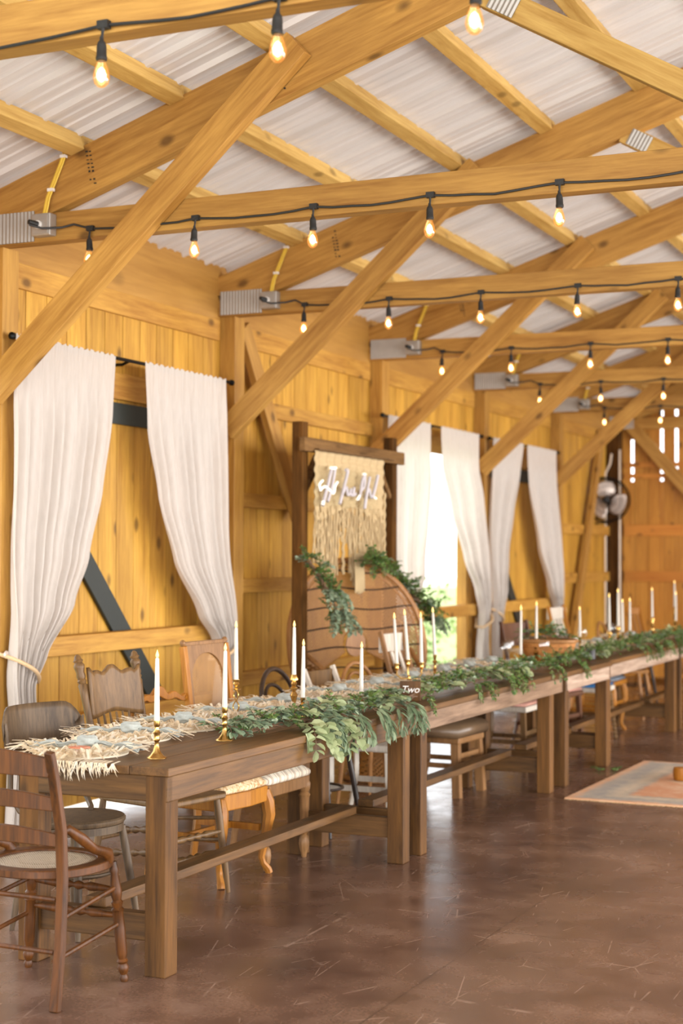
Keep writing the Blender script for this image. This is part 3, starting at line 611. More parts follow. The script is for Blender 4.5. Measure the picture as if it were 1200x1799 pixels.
def curtain(L, Rr, lbl, folds, ztie=None, side=1, amp=.022, seed=0):
    """L and Rr list (z, y) down the two edges; the cloth hangs from the rod at x=.17"""
    r = random.Random(seed)
    def at(T, z):
        for (za, ya), (zb_, yb_) in zip(T, T[1:]):
            if za >= z >= zb_: 
                u = (za-z)/(za-zb_); u = u*u*(3-2*u)*.5+u*.5; return ya+(yb_-ya)*u
        return T[-1][1] if z < T[-1][0] else T[0][1]
    ph = [r.uniform(-.5, .5) for _ in range(8)]; zt, zb_ = L[0][0], L[-1][0]; w0 = abs(Rr[0][1]-L[0][1])
    t = thing('curtain', lbl, 'curtain', (.17, 0, 0), 0, 'white curtains')
    def fn(u, v):
        z = zt+(zb_-zt)*v; a, b = at(L, z), at(Rr, z); w = abs(b-a); sq = max(.25, min(1.3, w/w0))
        A = amp*(.35+.65*min(1, v*5))*(1.5-sq*.6)
        ang = 2*pi*folds*u+ph[0]+ph[1]*3*v+.5*math.sin(u*5+ph[2]*6)
        x = A*math.sin(ang)+.35*A*math.sin(2.3*ang+ph[3]*5+v*2)+.012*math.sin(v*9+ph[4]*4)
        k = min(1, v*7); x = x*k+(1-k)*(.018+.004*math.sin(ang*3))
        bulge = .03*math.exp(-((z-(ztie or 0)-.25)/.3)**2) if ztie else 0
        return (x+bulge, a+(b-a)*u+.008*math.sin(ang*1.0+1), z+.006*math.sin(ang*2)*(1 if v < .02 else 0))
    MB().grid(fn, 150, 90).build('cloth', M['curtain'], t, 'all')
    if ztie:
        ya, yb_ = at(L, ztie), at(Rr, ztie); hy, hz = (ya-.02, ztie+.13) if side < 0 else (yb_+.02, ztie+.13)
        pts = [(-.06, hy, hz)] + [(.02+.07*math.sin(pi*(i+.5)/9), (ya-.015+(yb_-ya+.03)*((i+.5)/9)) if side < 0 else (yb_+.015-(yb_-ya+.03)*((i+.5)/9)), hz-.02-(.15)*((i+.5)/9)) for i in range(9)]
        pts += [(-.05, pts[-1][1], pts[-1][2]), (-.075, (ya+yb_)/2, hz-.08), (-.06, hy, hz)]
        MB().tube(pts, .011, 8).build('tieback', M['rope'], t, True)
curtain([(2.705, 6.80), (2.3, 6.79), (1.2, 6.80), (.92, 6.80), (.7, 6.83), (0.03, 6.8)], [(2.705, 7.78), (2.36, 7.76), (1.9, 7.67), (1.52, 7.55), (1.26, 7.38), (1.0, 7.10), (.83, 6.99), (.7, 7.0), (.03, 7.1)],
        'nearest white curtain at the left edge, tied back with a rope', 9, .88, -1, seed=1)
curtain([(2.705, 8.10), (2.3, 8.15), (1.9, 8.29), (1.5, 8.49), (1.15, 8.77), (.98, 8.98), (.85, 9.06), (.6, 9.04), (.03, 8.95)], [(2.705, 9.12), (2.4, 9.14), (1.8, 9.2), (1.1, 9.24), (.85, 9.24), (.03, 9.3)],
        'white curtain left of the dark arch, swept to the right', 8, .88, 1, seed=2)
curtain([(2.705, 11.95), (1.9, 12.0), (1.3, 12.04), (.9, 12.08), (.03, 12.05)], [(2.705, 12.93), (2.2, 12.97), (1.8, 12.93), (1.4, 12.82), (1.1, 12.55), (.9, 12.35), (.7, 12.32), (.03, 12.5)],
        'white curtain just right of the dark arch, beside the bright opening', 9, .9, -1, seed=3)
curtain([(2.705, 13.19), (2.4, 13.28), (1.94, 13.52), (1.52, 13.85), (1.2, 14.15), (1.0, 14.3), (.85, 14.33), (.6, 14.3), (.03, 14.2)], [(2.705, 14.22), (2.5, 14.26), (2.1, 14.40), (1.5, 14.50), (1.1, 14.5), (.85, 14.48), (.03, 14.62)],
        'white curtain right of the bright open doorway', 9, .88, 1, seed=4)
curtain([(2.705, 14.62), (1.9, 14.62), (1.2, 14.63), (.9, 14.64), (.03, 14.7)], [(2.705, 15.60), (2.4, 15.5), (1.98, 15.31), (1.5, 15.12), (1.2, 14.98), (1.0, 14.86), (.85, 14.82), (.6, 14.85), (.03, 15.0)],
        'left white curtain of the farthest pair', 8, .9, -1, seed=5)
curtain([(2.705, 15.73), (2.3, 15.85), (1.64, 16.15), (1.2, 16.5), (.95, 16.8), (.8, 16.84), (.03, 16.8)], [(2.705, 16.81), (2.3, 16.9), (1.4, 17.05), (.95, 17.02), (.8, 17.0), (.03, 17.1)],
        'farthest white curtain, beside the end wall', 8, .88, 1, seed=6)
for i, (y, z) in enumerate(((6.87, 1.0), (6.80, 1.005))):
    o = MB().tube([(.121, y, z), (.135, y, z), (.15, y, z), (.158, y, z)], [.008, .009, .022, .018], 16).build('wall_hook', M['silver'], None, True)
    tag(o, ['right one of two round metal hooks on the leftmost post', 'left one of two round metal hooks on the leftmost post'][i], 'hook', 'round metal tieback hooks')

# ================================================================== tables
def table(lbl, x1, y0, L, w=.68, H=.762, far_inset=.14, am='table'):
    """plank table on posts; origin at its near right foot; x1 is the right edge"""
    t = thing('farm_table', lbl, 'table', (x1-w, y0, 0), .004, 'long row of farm tables')
    tk = .032
    for i in range(4):
        ww = w/4; p = beam('top_plank' if False else 'tabletop_board', (ww*(i+.5), 0, H-tk/2), (ww*(i+.5), L, H-tk/2), ww-.0015, tk, M['table'], t, bevel=.003)
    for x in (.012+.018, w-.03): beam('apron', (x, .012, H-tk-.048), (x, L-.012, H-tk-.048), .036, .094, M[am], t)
    for y in (.03, L-.03): beam('apron', (.012, y, H-tk-.048), (w-.012, y, H-tk-.048), .036, .094, M['table'], t)
    ly = (.055, L-far_inset)
    for x in (.062, w-.062):
        for y in ly: MB().box((x-.044, y-.044, 0), (x+.044, y+.044, H-tk-.001)).build('leg', M['tableZ'], t, False, .004)
    for y in ly: beam('crossbar', (.10, y, .172), (w-.10, y, .172), .05, .10, M['table'], t)
    beam('stretcher', (w*.5, ly[0]-.01, .242), (w*.5, ly[1]+.01, .242), .09, .038, M['table'], t)
    return t
table('walnut-stained farm table nearest the camera', 2.262, 4.915, 2.51, far_inset=.14)
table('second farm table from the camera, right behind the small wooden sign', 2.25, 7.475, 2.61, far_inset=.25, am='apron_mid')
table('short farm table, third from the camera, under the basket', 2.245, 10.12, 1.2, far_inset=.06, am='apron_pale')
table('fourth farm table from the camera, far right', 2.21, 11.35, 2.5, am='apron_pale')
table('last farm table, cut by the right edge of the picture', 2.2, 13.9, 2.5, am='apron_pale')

# ================================================================== chairs
TURN = [(0, .013), (.03, .017), (.06, .012), (.09, .018), (.12, .021), (.15, .015), (.17, .021), (.19, .015), (.24, .02), (.45, .021), (.58, .019), (.6, .024), (.62, .016), (.66, .022), (.68, .016), (.72, .02), (.76, .022), (.9, .014), (.93, .018), (.96, .014), (1, .012)]
def spindle_prof(r, n=3, k=1.7):
    p = [(0, r*.7), (.1, r)]
    for i in range(n*2+1): u = .3+.4*i/(n*2); p.append((u, r*(k if i % 2 == 0 else .8)))
    return p+[(.9, r), (1, r*.7)]
def sweep(mb, pts, w, h, up=(0, 0, 1)):
    """flat rail following points: w across (away), h along up"""
    pts = [Vector(p) for p in pts]; vs = []; fs = []
    for i, p in enumerate(pts):
        d = (pts[min(i+1, len(pts)-1)]-pts[max(i-1, 0)]).normalized(); u = Vector(up[i] if isinstance(up, list) else up); y = u.cross(d).normalized(); z = d.cross(y)
        hh = h[i] if isinstance(h, (list, tuple)) else h
        vs += [p-y*w/2-z*hh/2, p+y*w/2-z*hh/2, p+y*w/2+z*hh/2, p-y*w/2+z*hh/2]
    for i in range(len(pts)-1):
        for k in range(4): fs.append((i*4+k, i*4+(k+1) % 4, i*4+4+(k+1) % 4, i*4+4+k))
    fs += [(3, 2, 1, 0), tuple(len(pts)*4-4+k for k in range(4))]
    mb.add(vs, fs); return mb
def cgroup(x): return 'mismatched wooden dining chairs'
def legs4(t, mat, w, d, zs, kind='straight', splay=.03, r=.018, fr=None):
    for sx, sy in ((-1, 1), (1, 1), (-1, -1), (1, -1)):
        top = Vector((sx*w/2, sy*d/2, zs)); bot = Vector((sx*(w/2+splay), sy*(d/2+splay), 0)); m = MB()
        front = sy > 0; kd = kind if front or kind in ('splay', 'twist') else 'back'
        if kd == 'turned': m.turn(bot, top, [(a, b*r/.021) for a, b in TURN][::1], 12)
        elif kd == 'splay': m.turn(bot, top, [(0, r*.62), (.35, r), (.8, r*1.05), (1, r*.85)], 10)
        elif kd == 'twist': m.turn(bot, top, [(i/24, r*(1.15 if i % 2 else .75)) for i in range(25)], 10)
        elif kd == 'straight': m.bar(bot, top, r*2, r*2, (0, 1, 0))
        elif kd == 'back': m.tube([(bot.x, bot.y-.03, 0), (top.x*1.0, top.y, zs*.55), (top.x, top.y, zs)], [r*.8, r, r], 4 if kind in ('cabriole', 'straight') else 10)
        elif kd == 'cabriole':
            pts = [(0, 0, zs), (.012, .014, zs*.86), (.018, .02, zs*.7), (.006, .006, zs*.45), (-.008, -.008, zs*.2), (-.002, -.002, .05), (.016, .016, .018), (.02, .02, 0)]
            m.tube([(top.x+sx*p[0], top.y+p[1], p[2]) for p in pts], [r*1.45, r*1.7, r*1.55, r*1.15, r*.85, r*.75, r*.95, r*.9], 8)
        elif kd == 'baluster':
            m.tube([(top.x, top.y, z) for z in (0, .02, .045, .07, .10, .115, .13, .14, .16, .30, .315, .33, .345, .375, .39, .40, zs)], [r*.62, r*.75, r*1.15, r*1.35, r*1.2, r*.7, r*1.2, r*.75, r*1.0, r*1.25, r*1.55, r*1.0, r*1.5, r*1.6, r*1.15, r*1.35, r*1.3], 8)
        m.build('leg', mat, t, kind not in ('straight',))
def stretch(t, mat, w, d, zl, kind='plain', r=.009):
    for a, b in zl: 
        m = MB()
        if kind == 'turned': m.turn(a, b, spindle_prof(r, 3), 10)
        elif kind == 'box': m.bar(a, b, .018, .032)
        else: m.tube([a, b], r, 8)
        m.build('stretcher', mat, t, kind != 'box')
# A: ladder-back chair with hip rests and cane seat, back to the camera
t = thing('dining_chair', 'dark walnut ladder-back chair with round cane seat at the near table end', 'chair', (1.905, 4.66, 0), math.radians(-2), cgroup(0))
wd = M['red_walnut']
o = MB().slab(ell(.235, .225, 40, 2.3), .425, .452, rnd=.035); 
ring = MB()
def annulus(mb, o1, o2, z0, z1):
    n = len(o1); vs = [(x, y, z0) for x, y in o1]+[(x, y, z1) for x, y in o1]+[(x, y, z1) for x, y in o2]+[(x, y, z0) for x, y in o2]; fs = []
    for k in range(n):
        j = (k+1) % n
        for a, b in ((0, 1), (1, 2), (2, 3), (3, 0)): fs.append((a*n+k, a*n+j, b*n+j, b*n+k))
    return mb.add(vs, fs)
annulus(ring, ell(.235, .225, 44, 2.3), ell(.18, .175, 44, 2.2), .425, .455).build('seat', wd, t, True, .004)
MB().slab(ell(.185, .18, 44, 2.2), .441, .446, dome=.006).build('cane_panel', M['cane_seat'], t, 'all')['label'] = 'pale woven cane seat panel'
for sx in (-1, 1):
    p = [(sx*.225, -.235, 0), (sx*.222, -.205, .22), (sx*.218, -.19, .43), (sx*.218, -.20, .6), (sx*.222, -.25, .79), (sx*.226, -.28, .875)]
    m = MB(); sweep(m, p, .034, [.028]*5+[.022], (0, 1, 0)); m.build('back_post', wd, t, True, .004)
    MB().turn((sx*.215, .19, 0), (sx*.18, .165, .43), TURN, 14).build('front_leg' if False else 'leg', wd, t, True)
    m = MB(); hp = [(sx*.197, -.205, .585), (sx*.222, -.165, .60), (sx*.245, -.115, .56), (sx*.25, -.05, .515), (sx*.235, .02, .495), (sx*.222, .07, .478), (sx*.215, .085, .452)]
    m.tube(hp, [.012, .017, .020, .017, .017, .022, .024], 10, .8); m.build('hip_rest', wd, t, True)
for z, y, h, b in ((.818, -.258, .085, .03), (.69, -.222, .06, .03), (.565, -.198, .058, .03)):
    m = MB(); n = 12
    pts = [(-.215+.43*i/n, y-b*math.sin(pi*i/n), z+.016*math.sin(pi*i/n)) for i in range(n+1)]
    sweep(m, pts, .018, [h*(.75+.25*math.sin(pi*i/n)) for i in range(n+1)]); m.build('back_rail', wd, t, True, .003)
stretch(t, wd, 0, 0, [((-.2, -.2, .365), (.2, -.2, .365)), ((-.2, -.21, .19), (.2, -.21, .19)), ((-.2, -.2, .29), (-.19, .17, .34)), ((.2, -.2, .29), (.19, .17, .34)), ((-.2, -.21, .16), (-.2, .18, .21)), ((.2, -.21, .16), (.2, .18, .21))])
stretch(t, wd, 0, 0, [((-.19, .172, .33), (.19, .172, .33)), ((-.2, .18, .235), (.2, .18, .235))], 'turned', .010)

FX = math.radians(-90)     # chairs on the wall side face the open room
def sidechair(lbl, x, y, rz=0): return thing('dining_chair', lbl, 'chair', (x, y, 0), FX+math.radians(rz), cgroup(0))
# B: bentwood chair with curved plywood back and round seat
t = sidechair('grey-brown chair with curved solid back and round seat, at the left edge', 1.50, 5.46, -8); wd = M['grey_oak']
MB().slab(ell(.205, .20, 44), .432, .458, rnd=.03).build('seat', wd, t, True)
MB().slab(ell(.198, .193, 40), .40, .43).build('seat_ring', wd, t, True)
def bp(u, v):
    a = (u-.5)*2; zz = .68+.235*(v-.0); k = 1-.10*max(0, abs(a)-.72)**2*8
    zz = .68+.225*v - (.07*max(0, (abs(a)-.7)/.3)**2 if v > .5 else -.05*max(0, (abs(a)-.7)/.3)**2)
    return (.235*a, -.245-.03*v+.085*a*a, zz)
MB().grid(bp, 24, 8).build('backrest', wd, t, 'all', solid=.012)
for sx in (-1, 1):
    MB().tube([(sx*.19, -.175, .74), (sx*.2, -.18, .66), (sx*.21, -.17, .55), (sx*.205, -.12, .49), (sx*.17, -.07, .465), (sx*.13, -.04, .46)], .012, 8).build('back_support', wd, t, True)
legs4(t, wd, .27, .26, .41, 'splay', .05, .017)
MB().tube([(.155*math.cos(2*pi*i/28), .155*math.sin(2*pi*i/28), .23) for i in range(28)], .009, 8, closed=True).build('ring_stretcher', wd, t, True)
# C: pressed-back chair with turned finials
t = sidechair('pressed-back oak chair with carved crest, spindles and two tall finials', 1.50, 6.13, -10); wd = M['brown_oak']
m = MB().slab([(-.19, -.2), (.19, -.2), (.225, .2), (.18, .235), (-.18, .235), (-.225, .2)], .432, .458, rnd=.02); m.build('seat', wd, t, False, .004)
MB().slab(ell(.135, .13, 30, 3), .4585, .462).build('seat_panel', M['leather'], t)['label'] = 'pressed tan leather seat panel'
for sx in (-1, 1):
    p0, p1 = Vector((sx*.165, -.19, .45)), Vector((sx*.192, -.34, 1.08))
    MB().turn(p0, p1, [(0, .017), (.3, .019), (.55, .017), (.7, .019), (.78, .022), (.79, .017), (.81, .022), (.82, .017), (.84, .022), (.87, .019), (.9, .024), (.92, .026), (.94, .018), (.955, .024), (.965, .018), (.985, .014), (1, .004)], 12).build('back_post', wd, t, True)
    MB().tube([(sx*.2, -.21, .62), (sx*.215, -.17, .56), (sx*.22, -.1, .51), (sx*.21, -.02, .475), (sx*.20, .02, .468)], .013, 8).build('arm_brace', wd, t, True)
n = 14; m = MB(); vs = []; 
def crest(u, v):
    a = u*2-1; top = .985+.03*math.exp(-(a*1.6)**2)+.012*math.cos(a*9)*(abs(a) < .75) + (.035*max(0, (abs(a)-.78)/.22) if abs(a) > .78 else 0); bot = .80+.012*math.cos(a*3)
    z = bot+(top-bot)*v; return (.172*a, -.255-.13*(z-.75)-.02*(1-a*a)+.002*math.sin(40*a)*math.sin(60*z), z)
m.grid(crest, 30, 10).build('crest_rail', wd, t, 'all', solid=.018)
m = MB(); 
for i in range(7): 
    x = -.115+.23*i/6; MB().turn((x, -.19, .455), (x*1.1, -.272, .81), spindle_prof(.0065, 2, 1.3), 8).build('spindle', wd, t, True)
legs4(t, wd, .36, .36, .44, 'splay', .04, .017)
stretch(t, wd, 0, 0, [((-.2, .2, .28), (.2, .2, .28)), ((-.2, .2, .19), (.2, .2, .19)), ((.19, -.2, .3), (.2, .2, .34)), ((.2, -.2, .2), (.2, .2, .24))], 'turned', .010)
stretch(t, wd, 0, 0, [((-.19, -.2, .3), (-.2, .2, .34)), ((-.2, -.2, .2), (-.2, .2, .24)), ((-.19, -.2, .26), (.19, -.2, .26))])
# D: cabriole chair, carved open back, floral seat
t = sidechair('honey oak cabriole-leg chair with floral seat and low pierced crest', 1.50, 6.58, -4); wd = M['honey_oak']
ol = [(-.19, -.2), (.19, -.2), (.215, .17), (.19, .215), (0, .235), (-.19, .215), (-.215, .17)]
MB().slab(ol, .35, .425, rnd=.0).build('seat_frame', wd, t, False, .006)
MB().slab([(x*.97, y*.97) for x, y in ol], .426, .45, dome=.045, rnd=.03).build('seat_pad', M['floral'], t, 'all')['label'] = 'cream and gold floral seat pad'
legs4(t, wd, .39, .38, .40, 'cabriole', 0, .02)
stretch(t, wd, 0, 0, [((-.19, -.19, .22), (-.19, .17, .22)), ((.19, -.19, .22), (.19, .17, .22)), ((-.19, 0, .22), (.19, 0, .22))], 'box')
for sx in (-1, 1):
    MB().tube([(sx*.19, -.2, .40), (sx*.2, -.22, .55), (sx*.235, -.25, .68), (sx*.25, -.275, .76), (sx*.235, -.285, .815), (sx*.2, -.285, .83)], [.018, .017, .019, .021, .02, .016], 8).build('back_post', wd, t, True)
m = MB(); n = 24
pts = [(-.215+.43*i/n, -.285-.012*math.sin(pi*i/n), .832+.028*math.exp(-((i/n-.5)*5)**2)+.010*math.cos((i/n-.5)*22)) for i in range(n+1)]
sweep(m, pts, .024, [.030+.018*math.exp(-((i/n-.5)*6)**2)+.006*math.cos(i*1.1) for i in range(n+1)]); m.build('crest_rail', wd, t, True, .004)
m = MB(); sweep(m, [(-.2+.4*i/10, -.235, .60+.02*math.sin(pi*i/10)) for i in range(11)], .018, .035); m.build('lower_rail', wd, t, True, .003)
# E: high cane back, striped seat
t = sidechair('tall cane-back oak chair with a striped upholstered seat', 1.50, 7.02, -2); wd = M['stripe_leg_oak']
ol = [(-.2, -.2), (.2, -.2), (.235, .2), (.21, .225), (-.21, .225), (-.235, .2)]
MB().slab([(x*.98, y*.98) for x, y in ol], .355, .415).build('seat_frame', wd, t, False, .006)
MB().slab(ol, .416, .45, dome=.035, rnd=.04).build('seat_pad', M['stripe'], t, 'all')['label'] = 'cream and brown striped seat pad'
legs4(t, wd, .40, .39, .40, 'baluster', 0, .021)
hb = M['honey_oak']
for sx in (-1, 1):
    m = MB(); sweep(m, [(sx*.195, -.2, .38), (sx*.2, -.235, .7), (sx*.205, -.275, 1.02), (sx*.205, -.285, 1.075)], .034, .032, (0, 1, 0)); m.build('back_post', hb, t, False, .004)
    MB().lathe([(.008, 0), (.014, .008), (.016, .018), (.012, .028), (.004, .033)], (sx*.205, -.285, 1.075), 12).build('finial', wd, t, True)
vs = []; m = MB()
def pan(k, y):   # arched opening in a flat top panel
    out = []
    for i in range(41):
        a = pi*i/40; out.append((.135*math.cos(a)*k if False else .15*math.cos(a), .90+.14*math.sin(a)))
    return out
ar = [(.155*math.cos(pi*i/30), .90+.135*math.sin(pi*i/30)) for i in range(31)]
oo = []
for x, z in ar:
    dx = x*1.30; oo.append((max(-.192, min(.192, x*1.24)), 1.085 if z > .93 else z+ (1.085-z)*max(0, (z-.90)/.03)))
yy = lambda z: -.2-.085*(z-.38)/.68
vs = []; 
for (a, b), (c, d) in zip(ar, oo): vs += [(a, yy(b)-.008, b), (c, yy(d)-.008, d), (a, yy(b)+.01, b), (c, yy(d)+.01, d)]
fs = []
for i in range(30): b = i*4; fs += [(b, b+1, b+5, b+4), (b+2, b+6, b+7, b+3), (b, b+4, b+6, b+2), (b+1, b+3, b+7, b+5)]
m.add(vs, fs); m.box((-.205, yy(1.08)-.014, 1.078), (.205, yy(1.08)+.016, 1.096))
for sx in (-1, 1): m.bar((sx*.17, yy(.6), .6), (sx*.17, yy(.92), .92), .035, .018, (0, 1, 0))
m.bar((-.19, yy(.6), .6), (.19, yy(.6), .6), .02, .05); m.build('back_panel_frame', wd, t, False, .002)
MB().grid(lambda u, v: (.16*(2*u-1), yy(.6+.44*v)-.0, .6+.44*v if .6+.44*v < .9+.135*math.sqrt(max(0, 1-(2*u-1)**2)) else .9+.135*math.sqrt(max(0, 1-(2*u-1)**2))), 24, 24).build('cane_panel', M['cane_back'], t)['label'] = 'woven honey cane back panel'
# F: bentwood loop-back chair
def bentwood(lbl, x, y, rz=0, wd=M['dark_bentwood'], H=.89):
    t = sidechair(lbl, x, y, rz)
    MB().slab(ell(.2, .2, 40), .43, .46, rnd=.04).build('seat', wd, t, True)
    for a, b, h, r, nm in ((.2, -.17, H, .014, 'outer_loop'), (.125, -.18, H-.09, .011, 'inner_loop')):
        pts = [(-a*.9, b, .44)]+[(-a*math.cos(pi*i/18)*(1.0), b-.05-.05*math.sin(pi*i/18), .68+(h-.68)*math.sin(pi*i/18)) for i in range(19)]+[(a*.9, b, .44)]
        MB().tube(pts, r, 10).build(nm, wd, t, True)
    legs4(t, wd, .28, .28, .43, 'splay', .06, .016)
    MB().tube([(.16*math.cos(2*pi*i/28), .16*math.sin(2*pi*i/28), .24) for i in range(28)], .008, 8, closed=True).build('ring_stretcher', wd, t, True)
    return t
bentwood('dark bentwood chair with a double loop back', 1.42, 7.93, -2)
# G: weathered white chair with plank back
def plankchair(lbl, x, y, rz, wd, seatmat, top=.83, ph=.10, legk='straight', slats=0, pm=None, lean=.10, cush=None, bw=.2, tprail=None, lr=.018, ch=.02, dz=0):
    t = sidechair(lbl, x, y, rz)
    MB().slab([(-.2, -.2), (.2, -.2), (.215, .215), (-.215, .215)], .415+dz, .455+dz, rnd=.01).build('seat', seatmat, t, False, .006)
    if cush: MB().slab([(-.19-(ch-.02)*.9, -.19), (.19+(ch-.02)*.9, -.19), (.205+(ch-.02)*.9, .205+(ch-.02)*.5), (-.205-(ch-.02)*.9, .205+(ch-.02)*.5)], .456+dz, .456+dz+ch, dome=.03, rnd=.05).build('cushion', cush, t, 'all')
    legs4(t, wd, .36, .36, .42+dz, legk, .02 if legk == 'straight' else .04, lr)
    if top:
        for sx in (-1, 1): m = MB(); sweep(m, [(sx*.185, -.18, .4), (sx*(bw-.01), -.2-lean*.3, .62), (sx*bw, -.19-lean, top+.02)], .024, .028, (0, 1, 0)); m.build('back_post', wd, t, False, .003)
        m = MB(); sweep(m, [(-bw-.005+2*(bw+.005)*i/8, -.19-lean-.02*math.sin(pi*i/8), top-ph/2) for i in range(9)], .018, ph); m.build('top_rail', tprail or pm or wd, t, True, .003)
        for i in range(slats):
            x_ = -(bw-.06)+2*(bw-.06)*i/max(1, slats-1); m = MB(); m.bar((x_*.9, -.19, .45), (x_, -.19-lean, top-ph), .035, .012, (0, 1, 0)); m.build('slat', pm or wd, t, False, .002)
    stretch(t, wd, 0, 0, [((-.19, -.19, .2), (-.19, .19, .2)), ((.19, -.19, .2), (.19, .19, .2)), ((-.19, .19, .26), (.19, .19, .26))], 'box')
    return t
plankchair('weathered white chair with a brown plank back, behind the small sign', 1.56, 8.42, 0, M['weathered_white'], M['weathered_white'], .85, .09, pm=M['brown_oak'], lean=.16)
# rattan chair with looped back
t = sidechair('low rattan chair with rounded cane loops', 1.36, 8.98, -10); wd = M['rattan']
MB().slab(ell(.19, .19, 36), .40, .43, rnd=.04).build('seat', wd, t, True)
for a, h, r in ((.21, .86, .013), (.15, .80, .011)):
    MB().tube([(-a, .05, .42)]+[(-a*math.cos(pi*i/18), -.12-.06*math.sin(pi*i/18), .6+(h-.6)*math.sin(pi*i/18)) for i in range(19)]+[(a, .05, .42)], r, 8).build('back_loop', wd, t, True)
legs4(t, wd, .3, .3, .41, 'splay', .03, .015)
plankchair('oak slat-back chair with a pale crest rail and brown leather seat', 1.56, 9.56, -3, M['stripe_leg_oak'], M['stripe_leg_oak'], 1.02, .12, 'straight', 3, M['weathered_white'], .17, cush=M['brown_leather'], bw=.17, lr=.026, ch=.075, dz=-.075)
plankchair('dark brown chair with a wide plank back, right of the doorway curtain', 1.50, 12.15, -8, M['dark_plank'], M['dark_plank'], .99, .19, cush=M['pink'], lean=.12, bw=.23)
plankchair('pale slat-back chair standing in front of the farthest curtain', 1.27, 14.28, -4, M['honey_oak'], M['honey_oak'], 1.05, .11, 'splay', 4, M['weathered_white'], .16)
t = plankchair('chair with a faded pink seat under the short third table', 1.55, 10.95, 0, M['brown_oak'], M['weathered_white'], 0, cush=M['pink'])
t = plankchair('blue-cushioned stool with barley-twist legs under the fourth table', 1.62, 12.75, 0, M['brown_oak'], M['weathered_white'], 0, legk='twist', cush=M['blue']); t['category'] = 'stool'; t.name = 'twist_leg_stool'; t['group'] = 'mismatched stools'
t = bentwood('pale wooden chair with a round hoop back near the end wall', 1.5, 14.75, 0, M['rattan'], .9)
t = plankchair('orange oak chair with grey padded seat under the fourth table', 1.55, 13.45, 0, M['honey_oak'], M['honey_oak'], 0, legk='cabriole', cush=M['greyfab'])
t = bentwood('dark low-backed chair beside the corner post', 1.35, 15.6, 0, M['dark_bentwood'], .84)
t = plankchair('orange wooden slat-back chair at the last table', 1.4, 16.6, -5, M['honey_oak'], M['honey_oak'], .98, .07, 'splay', 3, M['rattan'], .12)
# bead chain hanging under the second table and white cloth on the floor by the doorway
MB().tube([(1.70, 8.30, .44), (1.705, 8.31, .36), (1.70, 8.32, .25), (1.71, 8.34, .2), (1.715, 8.35, .26), (1.715, 8.355, .44)], .006, 6).build('bead_chain', M['brass'], None, True)
tag(bpy.data.objects['bead_chain'], 'thin brass chain dangling from the weathered white chair', 'chain')
m = MB().grid(lambda u, v: (.62+.5*u+.05*math.sin(v*7), 13.9+.9*v+.08*math.sin(u*9), .012+.12*math.sin(pi*u)*math.sin(pi*v)*(1+.5*math.sin(u*14+v*5)*math.cos(v*11))), 40, 40)
tag(m.build('floor_cloth', M['whitefab'], None, 'all', solid=.004), 'crumpled white cloth on the floor by the bright doorway', 'cloth')
# small slipper or block at the right edge on the rug
o = MB().slab(ell(.16, .06, 24, 3), 0, .085, rnd=.04).build('wooden_foot', M['honey_oak'], None, True); o.location = (2.98, 10.72, .014); o.rotation_euler = (0, 0, .25)
o.name = 'wooden_base'; tag(o, 'piece of orange wooden furniture base on the rug, cut by the right edge', 'base')
# rug
t = thing('persian_rug', 'faded peach and grey patterned rug on the concrete floor at right', 'rug', (2.37, 9.62, 0), math.radians(-1))
MB().box((0, 0, .0), (2.4, 2.0, .010)).build('rug_field', M['rug'], t, False, .003)
for s, yv in ((-1, 0), (1, 2.0)):
    m = MB()
    for i in range(400):
        x = 2.4*i/400; a = R.uniform(-.01, .01); m.add([(x, yv, .004), (x+.006, yv, .004), (x+.006+a, yv+s*.035, .002), (x+a, yv+s*.035, .002)], [(0, 1, 2, 3)])
    m.build('fringe', M['rope'], t)
# ================================================================== arch with macrame, sign, peacock chair
AX = .56
t = thing('timber_arch', 'rough dark timber arch standing against the wall behind the chairs', 'arch', (AX, 0, 0), 0); dk = M['darkframe']
for y, w in ((9.50, .085), (11.09, .085)): MB().box((-.04, y-.045, 0), (.04, y+.045, 2.44)).build('post', dk, t, False, .005)
MB().box((.041, 9.40, 2.235), (.085, 11.18, 2.33)).build('crossbeam', M['darkframeY'], t, False, .005)
for s, y in ((1, 9.55), (-1, 11.04)): beam('corner_brace', (0, y, 1.98), (0, y+s*.24, 2.225), .04, .06, M['darkframeY'], t, (1, 0, 0))
for y in (9.2, 9.75, 10.85, 11.35): pass
t = thing('macrame_hanging', 'cream macrame wall hanging draped from the arch beam', 'macrame', (AX+.10, 0, 2.3), 0); m = MB()
MB().box((0, 9.55, -.05), (.02, 10.9, -.04)).build('dowel', M['brown_oak'], t, True)
m.grid(lambda u, v: (.008*math.sin(u*60)+.006*math.sin(v*40), 9.52+1.20*u, -.055-(.42+.05*math.cos(u*pi*2))*v), 120, 30)
m.build('knotted_panel', M['macrame'], t, 'all', solid=.006)
m = MB(); n = 92
for i in range(n):
    u = i/(n-1); y = 9.52+1.20*u
    if u < .30: zb_ = -.80-.10*(u/.3)-.05*R.random()
    elif u < .48: zb_ = -.78+.20*math.sin((u-.30)/.18*pi)-.04*R.random()
    elif u < .66: zb_ = -.86-.22*(u-.48)/.18-.04*R.random()
    else: zb_ = -.78-.03*R.random()
    if .70 < u: zb_ = -.82-.02*R.random()
    pts = [(.002+.01*math.sin(i), y, -.42)]+[(.01*math.sin(i*1.7+q)+.004, y+.012*math.sin(i*2.1+q*.8), -.42+(zb_+.42)*q/6) for q in range(1, 7)]
    m.tube(pts, .0055, 5)
for u in (.06, .36, .60, .98):
    y = 9.52+1.20*u; pts = [(.018, y+.009*math.sin(q*1.57), -.3-q*.018) for q in range(34)]; m.tube(pts, .011, 5)
m.build('cord', M['macrame'], t, True)
m = MB()
